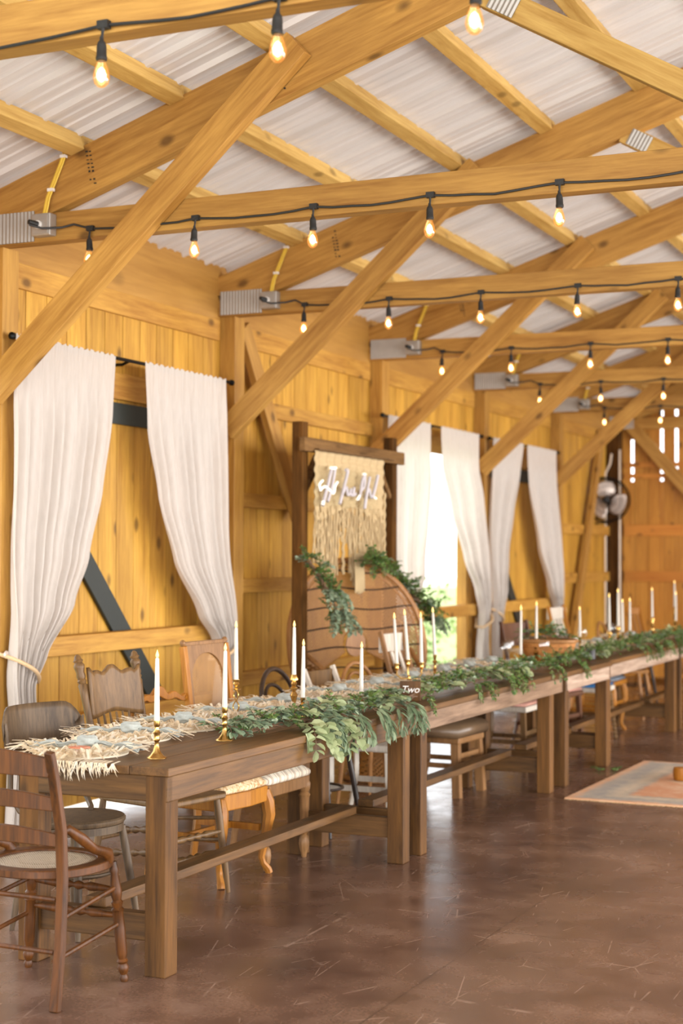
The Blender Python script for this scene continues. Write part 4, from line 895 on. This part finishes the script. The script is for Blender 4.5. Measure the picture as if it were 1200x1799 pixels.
for i in range(14):
    y = 10.12+.012*i; m.tube([(.03, y, -.75), (.035, y+.005, -.9), (.04, y+.004*math.sin(i*3), -1.02-.02*R.random())], .005, 5)
m.build('tassel', M['macrame'], t, True)
# script sign in front of the macrame: slanting letters of pale tube, partly lit
t = thing('script_sign', 'slanted white script light sign on clear acrylic, in front of the macrame', 'sign', (AX+.16, 9.47, 1.87), 0)
MB().box((-.012, -.05, .0), (-.006, 1.02, .27)).build('acrylic_sheet', M['acrylic'], t)
def stroke(pts, mat, r=.008): 
    P = [Vector((0, p[0], p[1])) for p in pts]; Q = []
    for i in range(len(P)-1):
        a, b, c, d = P[max(i-1, 0)], P[i], P[i+1], P[min(i+2, len(P)-1)]
        for q in range(6):
            u = q/6; Q.append(.5*((2*b)+(c-a)*u+(2*a-5*b+4*c-d)*u*u+(3*b-a-3*c+d)*u**3))
    Q.append(P[-1]); return MB().tube(Q, r, 7).build('letter_tube', mat, t, True)
# capital H-like swash, h, a, then f-like tall strokes and a final l
stroke([(.02, .10), (.0, .14), (.05, .17)], M['neon']); stroke([(.05, .0), (.12, .12), (.19, .25)], M['paleTube'], .012)
stroke([(.13, .03), (.2, .14), (.25, .26)], M['paleTube'], .012); stroke([(.02, .11), (.1, .13), (.22, .09), (.25, .14), (.29, .17)], M['neon'], .009)
stroke([(.05, .005), (.06, .03)], M['neon'], .011); stroke([(.18, .26), (.26, .265)], M['neon'], .011)
stroke([(.33, .02), (.4, .14), (.46, .25), (.43, .26)], M['paleTube'], .012); stroke([(.38, .1), (.44, .14), (.46, .09), (.51, .1)], M['paleTube'], .011)
stroke([(.52, .13), (.5, .1), (.54, .09), (.57, .14), (.56, .09), (.6, .1)], M['paleTube'], .011)
stroke([(.64, .06), (.68, .10), (.72, .20), (.76, .24), (.75, .16), (.70, .13)], M['paleTube'], .011); stroke([(.63, .06), (.67, .09)], M['neon'], .009); stroke([(.74, .245), (.77, .245)], M['neon'], .010)
stroke([(.76, .0), (.8, .12), (.85, .23)], M['paleTube'], .012); stroke([(.79, .1), (.84, .14), (.87, .09), (.91, .1)], M['paleTube'], .011)
stroke([(.9, .08), (.95, .16), (1.0, .25)], M['paleTube'], .013); stroke([(.92, .09), (.97, .08)], M['neon'], .008)
# peacock chair
t = thing('peacock_chair', 'large wicker peacock chair with a fan back in front of the arch', 'chair', (.99, 9.99, 0), FX+math.radians(-27))
def fan(u, v):
    a = (u-.5)*2*math.radians(118); r = .10+v*.50; x = r*math.sin(a)*1.02; z = .93+r*math.cos(a)*1.0-.03
    return (x, -.30-.14*(z-.6)+.10*abs(x)**1.5, z)
MB().grid(fan, 60, 24).build('fan_back', M['wicker'], t, 'all', solid=.006)
MB().slab(ell(.09, .09, 20), 0, .01, T=Matrix.Translation((0, -.33, .91)) @ Matrix.Rotation(pi/2, 4, 'X')).build('fan_centre', M['rattan'], t, True)
for v, r in ((1.0, .022), (.9, .009)):
    MB().tube([fan(i/60, v) for i in range(61)], r, 8).build('hoop', M['rattan'], t, True)
m = MB()
for zz in (.60, .74, .88, 1.02, 1.16, 1.30, 1.42):
    w = math.sqrt(max(0, .60**2-(zz-.90)**2))*1.0
    m.tube([(x, -.30-.14*(zz-.6)+.10*abs(x)**1.5+.006, zz+.012*math.sin(x*9)) for x in [-w+2*w*i/24 for i in range(25)]], .006, 5)
m.build('woven_band', M['dark_bentwood'], t, True)
MB().slab(ell(.27, .25, 40), .40, .44, rnd=.03).build('seat', M['rattan'], t, True)
m = MB().grid(lambda u, v: ((.22+.07*abs(v-.45)*2)*math.cos(2*pi*u), (.2+.06*abs(v-.45)*2)*math.sin(2*pi*u), .40*v), 48, 10); m.build('base_skirt', M['wicker'], t, 'all', solid=.006)
m = MB(); m.tube([(.29*math.cos(2*pi*i/40), .27*math.sin(2*pi*i/40), .015) for i in range(40)], .016, 8, closed=True); m.build('base_ring', M['rattan'], t, True)
for sx in (-1, 1):
    MB().tube([(sx*.48, -.30, .86), (sx*.43, -.12, .74), (sx*.38, .08, .66), (sx*.30, .2, .60), (sx*.27, .16, .44)], .018, 8).build('arm', M['rattan'], t, True)
    MB().grid(lambda u, v, sx=sx: (sx*(.46-.17*u), -.3+.45*u, .44+(.36-.2*u)*v), 16, 12).build('side_panel', M['wicker'], t, 'all', solid=.005)

# ================================================================== leaves and garlands
def leaf(mb, p, d, up, L, w, curl=.2, rnd=1):
    d = Vector(d).normalized(); s_ = d.cross(Vector(up)); s_ = s_.normalized() if s_.length > 1e-3 else d.orthogonal().normalized(); n = s_.cross(d)
    p = Vector(p); vs = [p]
    st = ((.3, .85), (.62, 1.0), (.88, .6)) if rnd else ((.3, .9), (.6, .8), (.85, .4))
    for a, b in st: c = p+d*L*a-n*L*curl*a*a; vs += [c+s_*w*b/2+n*w*.12, c, c-s_*w*b/2+n*w*.12]
    vs.append(p+d*L-n*L*curl)
    mb.add(vs, [(0, 1, 2), (0, 2, 3), (1, 4, 5, 2), (2, 5, 6, 3), (4, 7, 8, 5), (5, 8, 9, 6), (7, 10, 8), (8, 10, 9)])
def rv(r): return Vector((r.gauss(0, 1), r.gauss(0, 1), r.gauss(0, 1))).normalized()
def sprig(stem, lm, p, d, n, L, lw, r, droop=.3, kind='round'):
    p = Vector(p); d = Vector(d).normalized(); pts = [p.copy()]
    for i in range(n):
        d = (d+rv(r)*.18-Vector((0, 0, droop/n))).normalized(); p = p+d*L*.42; pts.append(p.copy())
        k = 1-.45*i/n
        for s_ in (-1, 1):
            side = d.cross(Vector((0, 0, 1))); side = side.normalized() if side.length > .05 else rv(r)
            dd = (side*s_+d*.55+rv(r)*.35).normalized()
            if kind == 'round': leaf(lm, p, dd, rv(r)*.4+Vector((0, 0, 1)), L*k, L*k*.95, .25)
            elif kind == 'long': leaf(lm, p, dd+d*.5, rv(r)*.5+Vector((0, 0, 1)), L*1.6*k, L*.38*k, .35, 0)
            else: leaf(lm, p, dd, rv(r), L*k, L*k*.45, .2)
    leaf(lm, p, d, rv(r)+Vector((0, 0, 1)), L*.8, L*.5, .2); stem.tube(pts, .0018, 4)
def drop_clip(mb, xe, zt=.768):
    """foliage rests on the tabletop: nothing sinks below the boards inside the edge"""
    mb.v = [(x, y, zt+.002 if (x < xe and z < zt) else z) for x, y, z in mb.v]
SIGN = (2.07, 7.745)
def garland(lbl, path, mix, seed, dens=150, spread=.07, xe=9, falls=(), z0=.775, grp='greenery garlands on the tables', name='greenery_garland'):
    r = random.Random(seed); t = thing(name, lbl, 'garland', path[0], 0, grp); o0 = Vector(path[0])
    P = [Vector(p) for p in path]; L = sum((b-a).length for a, b in zip(P, P[1:])); st = MB(); mbs = {k: MB() for k in mix}
    def pt(u):
        d = u*L
        for a, b in zip(P, P[1:]):
            if d <= (b-a).length: return a.lerp(b, d/(b-a).length), (b-a).normalized()
            d -= (b-a).length
        return P[-1], (P[-1]-P[-2]).normalized()
    for rep in range(3): st.tube([pt(i/40)[0]+Vector((.01*math.sin(i*.7+rep*2), .0, .01*math.cos(i*.7+rep*2))) for i in range(41)], .004, 5)
    kinds = list(mix)
    for i in range(int(dens*L)):
        u = r.random(); p, d = pt(u); k = r.choices(kinds, [mix[q][0] for q in kinds])[0]
        off = Vector((r.uniform(-1, 1)*spread, r.uniform(-1, 1)*spread*.6, r.uniform(0, .09)))
        q_ = p+off*.6; near = any(math.hypot(q_.x-SIGN[0]-.37*k_, q_.y-SIGN[1]+.93*k_) < .095 for k_ in (0, .08, .16, .24))
        if near and (q_.z > .775 or k != 'box'): continue      # the small sign stands in a gap of the leaves
        dr = (d*r.choice((-1, 1))*.7+Vector((r.uniform(-1, 1), r.uniform(-.4, .4), r.uniform(-.1, .9)))).normalized()
        sprig(st, mbs[k], p+off*.6, dr, mix[k][3], mix[k][1]*r.uniform(.8, 1.15), 1, r, mix[k][4], mix[k][2])
    for (u, dx, dz, n, k) in falls:
        p, d = pt(u)
        for q in range(n):
            a = Vector((dx*r.uniform(.5, 1.1), r.uniform(-.6, .6), .1)); sx_ = (xe-.05-p.x) if xe < 8 else 0; sprig(st, mbs[k], p+Vector((sx_+r.uniform(0, .03), r.uniform(-.08, .08), .015)), a, mix[k][3]+2+int(dz*14), mix[k][1]*1.1, 1, r, 2.4, mix[k][2])
    for mb in list(mbs.values())+[st]:
        if xe < 8: drop_clip(mb, xe)
        mb.v = [tuple(Vector(v)-o0) for v in mb.v]
    st.build('stem', M['stem'], t, True)
    names = {'euc': 'eucalyptus_leaves', 'eucpale': 'silver_dollar_leaves', 'willow': 'willow_leaves', 'box': 'boxwood_leaves', 'fern': 'fern_fronds'}
    for k, mb in mbs.items():
        if mb.v: q = mb.build(names[k], M[k], t); q['label'] = {'euc': 'grey-green eucalyptus leaves', 'eucpale': 'pale round silver dollar leaves', 'willow': 'long narrow sage leaves', 'box': 'small dark green leaves', 'fern': 'feathery deep green fronds'}[k]
    return t
mixA = {'euc': (3, .042, 'round', 4, .4), 'eucpale': (.6, .062, 'round', 4, .8), 'willow': (2.2, .048, 'long', 4, .5), 'box': (4, .03, 'small', 5, .3)}
garland('eucalyptus garland along the front edge of the nearest table', [(2.0, 5.80, .785), (2.08, 6.1, .79), (2.13, 6.5, .79), (2.10, 6.95, .79), (2.12, 7.42, .79)], mixA, 3, 120, .10, 2.262, [(.24, 1, .05, 3, 'eucpale'), (.36, 1, .1, 3, 'willow'), (.40, 1, .0, 2, 'eucpale'), (.32, 1, .0, 3, 'euc'), (.5, 1, .12, 4, 'willow'), (.7, 1, .1, 3, 'willow'), (.88, 1, .1, 5, 'willow')])
mixB = {'euc': (3, .036, 'round', 4, .4), 'eucpale': (.8, .06, 'round', 3, .6), 'box': (4, .028, 'small', 5, .4), 'fern': (3, .024, 'small', 7, .6)}
garland('leafy garland on the second table, trailing over its edge', [(2.11, 7.56, .79), (2.08, 8.2, .80), (2.07, 8.9, .80), (2.08, 9.5, .79), (2.05, 10.08, .80)], mixB, 4, 100, .10, 2.25, [(.0, 1, .1, 3, 'box'), (.35, 1, .2, 7, 'fern'), (.55, 1, .2, 8, 'fern'), (.62, 1, .2, 6, 'box'), (.92, 1, .1, 5, 'fern')])
mixC = {'fern': (6, .026, 'small', 8, .6), 'box': (2, .03, 'small', 5, .4), 'euc': (1, .036, 'round', 4, .4)}
garland('dark fern garland on the short third table beside the basket', [(2.06, 10.14, .79), (2.06, 10.7, .79), (2.05, 11.32, .79)], mixC, 5, 75, .08, 2.245, [(.35, 1, .12, 4, 'fern')])
garland('fern garland on the fourth table, drooping at its far corner', [(2.04, 11.36, .79), (2.02, 12.2, .8), (2.03, 13.1, .8), (2.1, 13.84, .80)], {**mixC, 'eucpale': (.6, .05, 'round', 3, .5)}, 6, 75, .10, 2.21, [(.45, 1, .2, 6, 'fern'), (.62, 1, .2, 8, 'fern'), (.8, 1, .2, 6, 'fern'), (.97, 1, .2, 10, 'fern')])
garland('green garland on the last table at the right edge', [(2.04, 13.95, .8), (2.03, 15.0, .8), (2.02, 16.3, .8)], {**mixC, 'eucpale': (1, .06, 'round', 3, .5)}, 8, 45, .10, 2.2)
mixP = {'fern': (6, .034, 'small', 7, .5), 'box': (3, .034, 'small', 5, .5), 'euc': (1.2, .04, 'round', 4, .6)}
garland('green garland draped on the left rim of the peacock chair', [(.72, 9.30, 1.50), (.75, 9.40, 1.40), (.78, 9.52, 1.26), (.80, 9.60, 1.12), (.80, 9.62, 1.02)], mixP, 9, 130, .07, 9, [(.5, .3, .25, 6, 'euc'), (.8, .3, .3, 8, 'euc')], grp='garlands on the peacock chair', name='chair_garland')
garland('green garland draped over the right rim of the peacock chair', [(.86, 10.0, 1.49), (.82, 10.28, 1.47), (.80, 10.55, 1.38), (.84, 10.80, 1.26), (.9, 11.02, 1.12), (.92, 11.1, 1.0)], mixP, 10, 170, .10, 9, [(.1, .2, .1, 5, 'fern'), (.95, .3, .2, 6, 'euc')], grp='garlands on the peacock chair', name='chair_garland')

# ================================================================== place settings
def raffia_mat(seed):
    r = random.Random(seed); d = MB(); f = MB()
    d.slab(ell(.185, .185, 36), 0, .007)
    for ring in range(3):
        n = 46+ring*22; r0 = .07+.055*ring
        for i in range(n):
            a = 2*pi*i/n+r.uniform(-.05, .05); L = r.uniform(.07, .11)*(1 if ring < 2 else 1.1); c, s_ = math.cos(a), math.sin(a); b = r.uniform(-.6, .6)
            pts = [Vector((r0*c, r0*s_, .008)), Vector(((r0+L*.45)*c-b*.02*s_, (r0+L*.45)*s_+b*.02*c,   .018+r.uniform(.006, .03))), Vector(((r0+L)*c-b*.05*s_, (r0+L)*s_+b*.05*c, .008+r.uniform(0, .04)))]
            w = r.uniform(.004, .0068); sd = Vector((-s_, c, r.uniform(-.6, .6))).normalized()*w
            f.add([pts[0]-sd, pts[0]+sd, pts[1]+sd, pts[1]-sd, pts[2]+sd*.6, pts[2]-sd*.6], [(0, 1, 2, 3), (3, 2, 4, 5)])
    return d, f
def napkin():
    m = MB(); n = 30
    def knot(u, v):
        a, b = 2*pi*u, pi*v; rr = 1+.12*math.sin(a*3+b*4)+.06*math.sin(a*7-b*3); return (.045*rr*math.cos(b)*1.0, .030*rr*math.sin(b)*math.cos(a), .026+.026*rr*math.sin(b)*math.sin(a))
    k = MB().grid(knot, 36, 20)
    tl = MB()
    for s_ in (-1, 1):
        def tail(u, v, s_=s_):
            w = .014+.032*u; x = s_*(.035+.18*u); y = (v-.5)*2*w+.02*u*s_; return (x, y, .018-.008*u+.012*math.sin(v*9+u*3)*(.4+u)*.8+.006*math.sin(u*12))
        tl.grid(tail, 18, 16)
    return k, tl
md, mf = raffia_mat(1); kn, tl = napkin(); mat_proto = None; nap_proto = None
NS = [(1.74, 5.13, .1, 'nearest raffia placemat, its fringe hanging over the table end'), (1.64, 5.62, .2, 'second raffia placemat from the near table end'), (1.63, 6.08, 0, 'third raffia placemat, in front of the pressed-back chair'),
      (1.62, 6.62, .1, 'fourth raffia placemat, beside the looped brass candlestick'), (1.62, 7.12, .3, 'fifth raffia placemat, in front of the bentwood chair'), (1.62, 7.78, 0, 'raffia placemat at the near end of the second table'),
      (1.62, 8.3, .2, 'raffia placemat behind the small wooden sign'), (1.62, 8.85, .1, 'raffia placemat beside the three-armed candleholder'), (1.62, 9.4, 0, 'raffia placemat right of the three-armed candleholder'), (1.62, 9.88, 0, 'raffia placemat at the far end of the second table'),
      (1.6, 10.4, 0, 'raffia placemat left of the basket'), (1.6, 11.75, 0, 'raffia placemat right of the basket'), (1.6, 12.4, 0, 'raffia placemat in the middle of the fourth table'), (1.6, 13.2, 0, 'raffia placemat at the far end of the fourth table'), (1.6, 14.4, 0, 'raffia placemat at the start of the last table')]
def rot_copy(o, loc, rz, lbl):
    c = copy_tree(o); c.location = loc; c.rotation_euler = (0, 0, rz); c['label'] = lbl; return c
for i, (x, y, a, lbl) in enumerate(NS):
    if mat_proto is None:
        mat_proto = thing('raffia_placemat', lbl, 'placemat', (x, y, .763), a, 'round raffia placemats'); md.build('mat', M['raffia'], mat_proto); mf.build('fringe', M['raffia'], mat_proto)
        nap_proto = thing('knotted_napkin', lbl, 'napkin', (x, y, .788), .2, 'knotted blue-grey napkins'); kn.build('knot', M['napkin'], nap_proto, 'all'); tl.build('tail', M['napkin'], nap_proto, 'all', solid=.003)
    else: rot_copy(mat_proto, (x, y, .763), a*7+i*.9, lbl)
    nl = lbl.replace('raffia placemat', 'raffia mat')
    nl = 'knotted blue-grey napkin on the '+nl.split(',')[0]
    if i == 0: nap_proto.location = (x+.03, y+.0, .786); nap_proto.rotation_euler = (0, 0, .15); nap_proto['label'] = nl
    else: rot_copy(nap_proto, (x+.02, y, .786), .15+R.uniform(-.25, .25), nl)
o = MB().slab(ell(.045, .034, 24), 0, .004).build('place_tag', M['clay'], None, True); o.location = (1.80, 5.03, .800); tag(o, 'flat terracotta oval tag in front of the nearest napkin', 'tag')
# drape of fringe over the near table end
m = MB()
for i in range(120):
    a = R.uniform(0, 1); x = 1.62+.42*a; y = 4.905-.004*R.random(); L = R.uniform(.02, .07)*(1.2-abs(a-.5)); k = R.uniform(-.02, .02); w = R.uniform(.002, .0035)
    m.add([(x-w, y+.04, .772), (x+w, y+.04, .772), (x+w, y-.006, .768), (x-w, y-.006, .768), (x+w+k, y-.014, .768-L*.6), (x-w+k, y-.014, .768-L*.6), (x+k*1.6, y-.008, .768-L)], [(0, 1, 2, 3), (3, 2, 4, 5), (5, 4, 6)])
mm = m; mm.v = [(v[0]-1.74, v[1]-5.13, v[2]-.763) for v in mm.v]
q = mm.build('hanging_fringe', M['raffia'], mat_proto); q.rotation_euler = (0, 0, -.1)
# candlesticks: a handful of turned brass profiles
def prof(kind, h):
    P = {0: [(.038, 0), (.037, .004), (.026, .012), (.014, .03), (.009, .055), (.008, .07), (.013, .078), (.009, .086), (.011, .10), (.014, .112), (.008, .122), (.0085, .135), (.012, .14), (.0125, 1)],
         1: [(.036, 0), (.036, .006), (.022, .014), (.012, .024), (.016, .03), (.01, .036), (.015, .05), (.02, .062), (.014, .074), (.009, .08), (.019, .09), (.019, .096), (.01, .102), (.016, .114), (.010, .126), (.022, .13), (.022, .136), (.014, 1)],
         2: [(.034, 0), (.033, .005), (.016, .014), (.008, .026), (.013, .034), (.007, .042), (.007, .052), (.017, .06), (.007, .068), (.011, .075), (.013, 1)]}[kind]
    mx = P[-2][1]; out = []
    for r, z in P[:-1]: out.append((r, z/mx*(h-.02)))
    return out+[(P[-1][0]*.95, h)]
def candlestick(lbl, x, y, h, kind, z=.763, thin=False):
    t = thing('brass_candlestick', lbl, 'candlestick', (x, y, z), 0, 'brass candlesticks')
    if kind == 'loop':
        MB().lathe([(.036, 0), (.035, .004), (.02, .012), (.008, .022), (.007, .03)], seg=20).build('base', M['brass'], t, True)
        m = MB(); n = 60
        for s_ in (-1, 1): m.tube([(.014*s_*math.sin(pi*2.0*i/n)*1.0, .003*s_, .028+(h-.075)*i/n) for i in range(n+1)], .0035, 6)
        m.build('twisted_stem', M['brass'], t, True)
        MB().lathe([(.006, h-.052), (.016, h-.05), (.024, h-.046), (.008, h-.04), (.009, h-.03), (.016, h-.022), (.012, h-.012), (.018, h-.004), (.018, h)], seg=20).build('cup', M['brass'], t, True)
    else:
        p = prof(kind, h); k = next(i for i, q in enumerate(p) if q[1] > h*.2); j = len(p)-3
        MB().lathe(p[:k+1], seg=24).build('base', M['brass'], t, True)
        MB().lathe(p[k:j+1], seg=20).build('stem', M['brass'], t, True); MB().lathe(p[j:], seg=20).build('cup', M['brass'], t, True)
    return t
cand = None
def candle(lbl, x, y, z, L=.275, tilt=(0, 0), lit=True):
    global cand
    if cand is None:
        cand = thing('taper_candle', lbl, 'candle', (x, y, z), 0, 'ivory taper candles')
        MB().lathe([(.0112, 0), (.0112, .01), (.0095, .15), (.0075, .245), (.0055, .250), (.003, .252)], seg=16).build('wax', M['candle'], cand, True)
        MB().lathe([(.0035, .2515), (.0065, .258), (.0062, .265), (.003, .276), (.0006, .283)], seg=10).build('flame_tip', M['flame'], cand, True)
        c = cand
    else: c = copy_tree(cand)
    c.location = (x, y, z); c.scale = (1, 1, L/.283); c.rotation_euler = (tilt[0], tilt[1], 0); c['label'] = lbl; return c
C = [(2.072, 5.145, .142, 0, .275, 'nearest brass candlestick, by the near right corner of the table', 'nearest ivory taper candle, by the table corner'),
     (2.03, 5.76, .138, 0, .273, 'brass candlestick at the near end of the eucalyptus garland', 'ivory taper in the candlestick where the garland begins'),
     (1.66, 6.55, .184, 'loop', .283, 'brass candlestick with an open twisted loop stem', 'tall ivory taper in the looped candlestick'),
     (1.72, 7.05, .175, 1, .277, 'heavy turned brass candlestick with a wide rim', 'tall taper in the heavy turned candlestick'),
     (1.90, 6.78, .09, 2, .287, 'small brass candlestick half hidden in the garland, middle of the nearest table', 'shorter taper right of the heavy turned candlestick'),
     (1.94, 7.39, .055, 2, .28, 'low brass candlestick sunk in leaves left of the small sign', 'lone ivory taper left of the small wooden sign'),
     (1.64, 9.234, .15, 2, .305, 'slim knobbed brass candlestick right of the three-armed holder', 'taper leaning right of the three-armed holder'),
     (1.75, 10.65, .075, 2, .36, 'brass candlestick in front of the doorway curtain', 'whitish taper in front of the doorway curtain'),
     (1.75, 11.02, .17, 1, .28, 'brass candlestick left of the basket', 'lit taper just left of the basket'),
     (1.75, 12.19, .13, 2, .25, 'brass candlestick right of the basket', 'unlit-looking taper right of the basket'),
     (1.72, 13.23, .13, 1, .335, 'tall brass candlestick, left of the clustered four', 'leftmost taper of the cluster of four near the corner post'),
     (1.80, 13.37, .12, 2, .295, 'second brass candlestick of the clustered four', 'second taper of the cluster of four near the corner post'),
     (1.72, 13.53, .16, 1, .34, 'third brass candlestick of the clustered four', 'tallest taper of the cluster of four near the corner post'),
     (1.80, 13.63, .118, 2, .3, 'rightmost brass candlestick of the clustered four', 'rightmost taper of the cluster of four near the corner post'),
     (1.75, 14.70, .20, 1, .29, 'gleaming brass candlestick between the two far candle clusters', 'lone lit taper between the two far candle clusters'),
     (1.75, 15.72, .13, 2, .30, 'brass candlestick of the pair at the right picture edge, front one', 'left taper of the trio at the right picture edge'),
     (1.83, 15.80, .13, 1, .30, 'brass candlestick at the right picture edge, middle one', 'middle taper of the trio at the right picture edge'),
     (1.70, 15.9, .26, 1, .28, 'tallest brass candlestick at the right picture edge', 'highest taper of the trio at the right picture edge')]
for x, y, h, kind, L, l1, l2 in C:
    candlestick(l1, x, y, h, kind); candle(l2, x, y, .763+h-.006, L, (0, math.radians(-3)) if 'leaning' in l2 else (R.uniform(-.01, .01), R.uniform(-.012, .012)))
# three-armed holder
t = thing('candelabra', 'three-armed brass candleholder on the second table', 'candelabra', (1.72, 8.60, .763), math.radians(35))
MB().lathe([(.045, 0), (.044, .006), (.02, .016), (.009, .03), (.013, .04), (.008, .05), (.01, .065)], seg=20).build('base', M['brass'], t, True)
arms = [(-.075, 0, .115), (0, .03, .135), (.075, 0, .12)]
for x, y, z in arms:
    MB().tube([(0, 0, .05), (x*.6, y*.6, .045), (x, y, .07), (x, y, z-.02)], .005, 6).build('arm', M['brass'], t, True)
    MB().lathe([(.004, -.022), (.016, -.02), (.008, -.014), (.015, -.008), (.012, .0), (.017, .016), (.017, .022)], (x, y, z), 16).build('cup', M['brass'], t, True)
for (x, y, z), nm, tl_ in zip(arms, ('left', 'middle', 'right'), ((0, -.06), (0, -.08), (0, -.02))):
    c_, s_ = math.cos(math.radians(35)), math.sin(math.radians(35))
    candle('%s leaning taper in the three-armed brass holder' % nm, 1.72+x*c_-y*s_, 8.60+x*s_+y*c_, .763+z+.012, .31, tl_)
# wooden sign
t = thing('table_sign', 'small dark wooden block sign reading Two in white script', 'sign', (2.07, 7.745, .763), math.radians(16))
MB().box((-.055, -.014, 0), (.055, .014, .105)).build('block', M['tableZ'], t, False, .002)
fc = bpy.data.curves.new('lettering', 'FONT'); fc.body = 'Two'; fc.size = .052; fc.extrude = .0006; fc.shear = .3; fc.align_x = 'CENTER'
fo = bpy.data.objects.new('lettering', fc); col.objects.link(fo); fc.materials.append(M['white'])
dg = bpy.context.evaluated_depsgraph_get(); me = bpy.data.meshes.new_from_object(fo.evaluated_get(dg)); bpy.data.objects.remove(fo); bpy.data.curves.remove(fc)
fo = bpy.data.objects.new('lettering', me); col.objects.link(fo); fo.parent = t; fo.location = (0, -.0148, .045); fo.rotation_euler = (pi/2, 0, 0)
# basket
t = thing('wicker_basket', 'brown woven basket with greenery on the short third table', 'basket', (1.80, 11.15, .763), math.radians(4))
m = MB(); 
for q in range(9): zz = .012+.0155*q; rx = .15+.006*q; ry = .105+.005*q; m.tube([(x, y, zz) for x, y in ell(rx, ry, 36, 3)], .009, 6, closed=True)
m.build('woven_side', M['basket'], t, True)
m = MB(); m.tube([(x, y, .15) for x, y in ell(.21, .155, 36, 3)], .013, 7, closed=True); m.build('rim', M['rattan'], t, True)
MB().slab(ell(.15, .105, 36, 3), 0, .01).build('base', M['basket'], t)
garland('green sprigs lying across the basket rim', [(1.68, 11.05, .93), (1.8, 11.15, .945), (1.92, 11.28, .93)], mixC, 12, 120, .07, 9, name='basket_greenery', grp='greenery in the basket')
# glasses
def wineglass(lbl, x, y, big=1.0):
    t = thing('wine_glass', lbl, 'glass', (x, y, .763), 0, 'stemmed glasses')
    MB().lathe([(.032, 0), (.031, .002), (.006, .006), (.0035, .02), (.0035, .075)], seg=18).build('stem', M['glass'], t, True)
    vs = [(.0035, .075), (.02, .085), (.034*big, .11), (.037*big, .135), (.033*big, .16), (.029*big, .175)]
    m = MB(); n = len(vs); seg = 20
    m.add([(r*math.cos(2*pi*k/seg), r*math.sin(2*pi*k/seg), z) for r, z in vs for k in range(seg)], [(i*seg+k, i*seg+(k+1) % seg, (i+1)*seg+(k+1) % seg, (i+1)*seg+k) for i in range(n-1) for k in range(seg)])
    m.build('bowl', M['glass'], t, 'all'); return t
for lbl, x, y in (('stemmed glass left of the candle by the basket', 1.72, 10.42), ('stemmed glass beside the basket, nearer the wall', 1.62, 10.78), ('round glass just left of the basket', 1.86, 10.86), ('stemmed glass right of the basket', 1.86, 11.62), ('glass beside the cluster of four candles', 1.6, 12.8), ('glass at the far end of the fourth table', 1.65, 13.7)):
    wineglass(lbl, x, y, 1.15)
o = MB().lathe([(.03, 0), (.034, .002), (.034, .075), (.030, .08)], seg=20).build('votive_holder', M['black'], None, True); o.location = (2.05, 11.42, .768); tag(o, 'dark cylindrical votive holder in the ferns right of the basket', 'candleholder')
# fallen leaves on the floor by the rug
r = random.Random(5); m = MB(); st = MB()
for i in range(5): sprig(m, m, (2.30+r.uniform(-.08, .08), 11.0+r.uniform(-.06, .06), .012), (r.uniform(-1, 1), r.uniform(-1, 1), .05), 5, .03, 1, r, 0, 'small')
m.v = [(a, b, max(.003, min(c, .03))) for a, b, c in m.v]
tag(m.build('fallen_sprig', M['fern'], None), 'green sprig fallen on the floor left of the rug', 'sprig')

# ================================================================== outdoors beyond the doorway
r = random.Random(21)
tag(MB().box((-60, -20, -.158), (-1.4, 80, -.15)).build('lawn', M['grass'], None), 'sunlit lawn outside the open doorway', 'lawn', kind='structure')
def tree(lbl, x, y, h, w, n=700, nm='bush', z0=0):
    t = thing(nm, lbl, 'bush' if nm == 'bush' else 'tree', (x, y, -.15), 0, 'greenery outside the doorway'); m = MB()
    blobs = [(r.uniform(-.5, .5)*w, r.uniform(-.5, .5)*w, z0+(h-z0)*r.uniform(.25, .85), r.uniform(.25, .45)*w) for _ in range(9)]
    for i in range(n):
        b = r.choice(blobs); d = rv(r); p = Vector(b[:3])+d*b[3]*r.uniform(.7, 1.05); p.z = max(.05, p.z); leaf(m, p, (d+rv(r)*.7), rv(r), .14*(h/2)**.5, .08*(h/2)**.5, .2)
    m.build('foliage', M['tree'], t); MB().tube([(0, 0, 0), (.05, 0, (h)*.5), (0, .1, h*.75)], [.05*h/2, .04*h/2, .01], 8).build('trunk', M['stem'], t, True)
    return t
tree('tall leafy tree seen at the top of the open doorway', -14, 38, 7.5, 4, 1500, 'tree', 3.2)
tree('low bush low in the open doorway, left part', -3.0, 18.6, .9, 1.0, 700)
tree('low bush low in the open doorway, right part', -4.2, 22.5, 1.1, 1.4, 700)
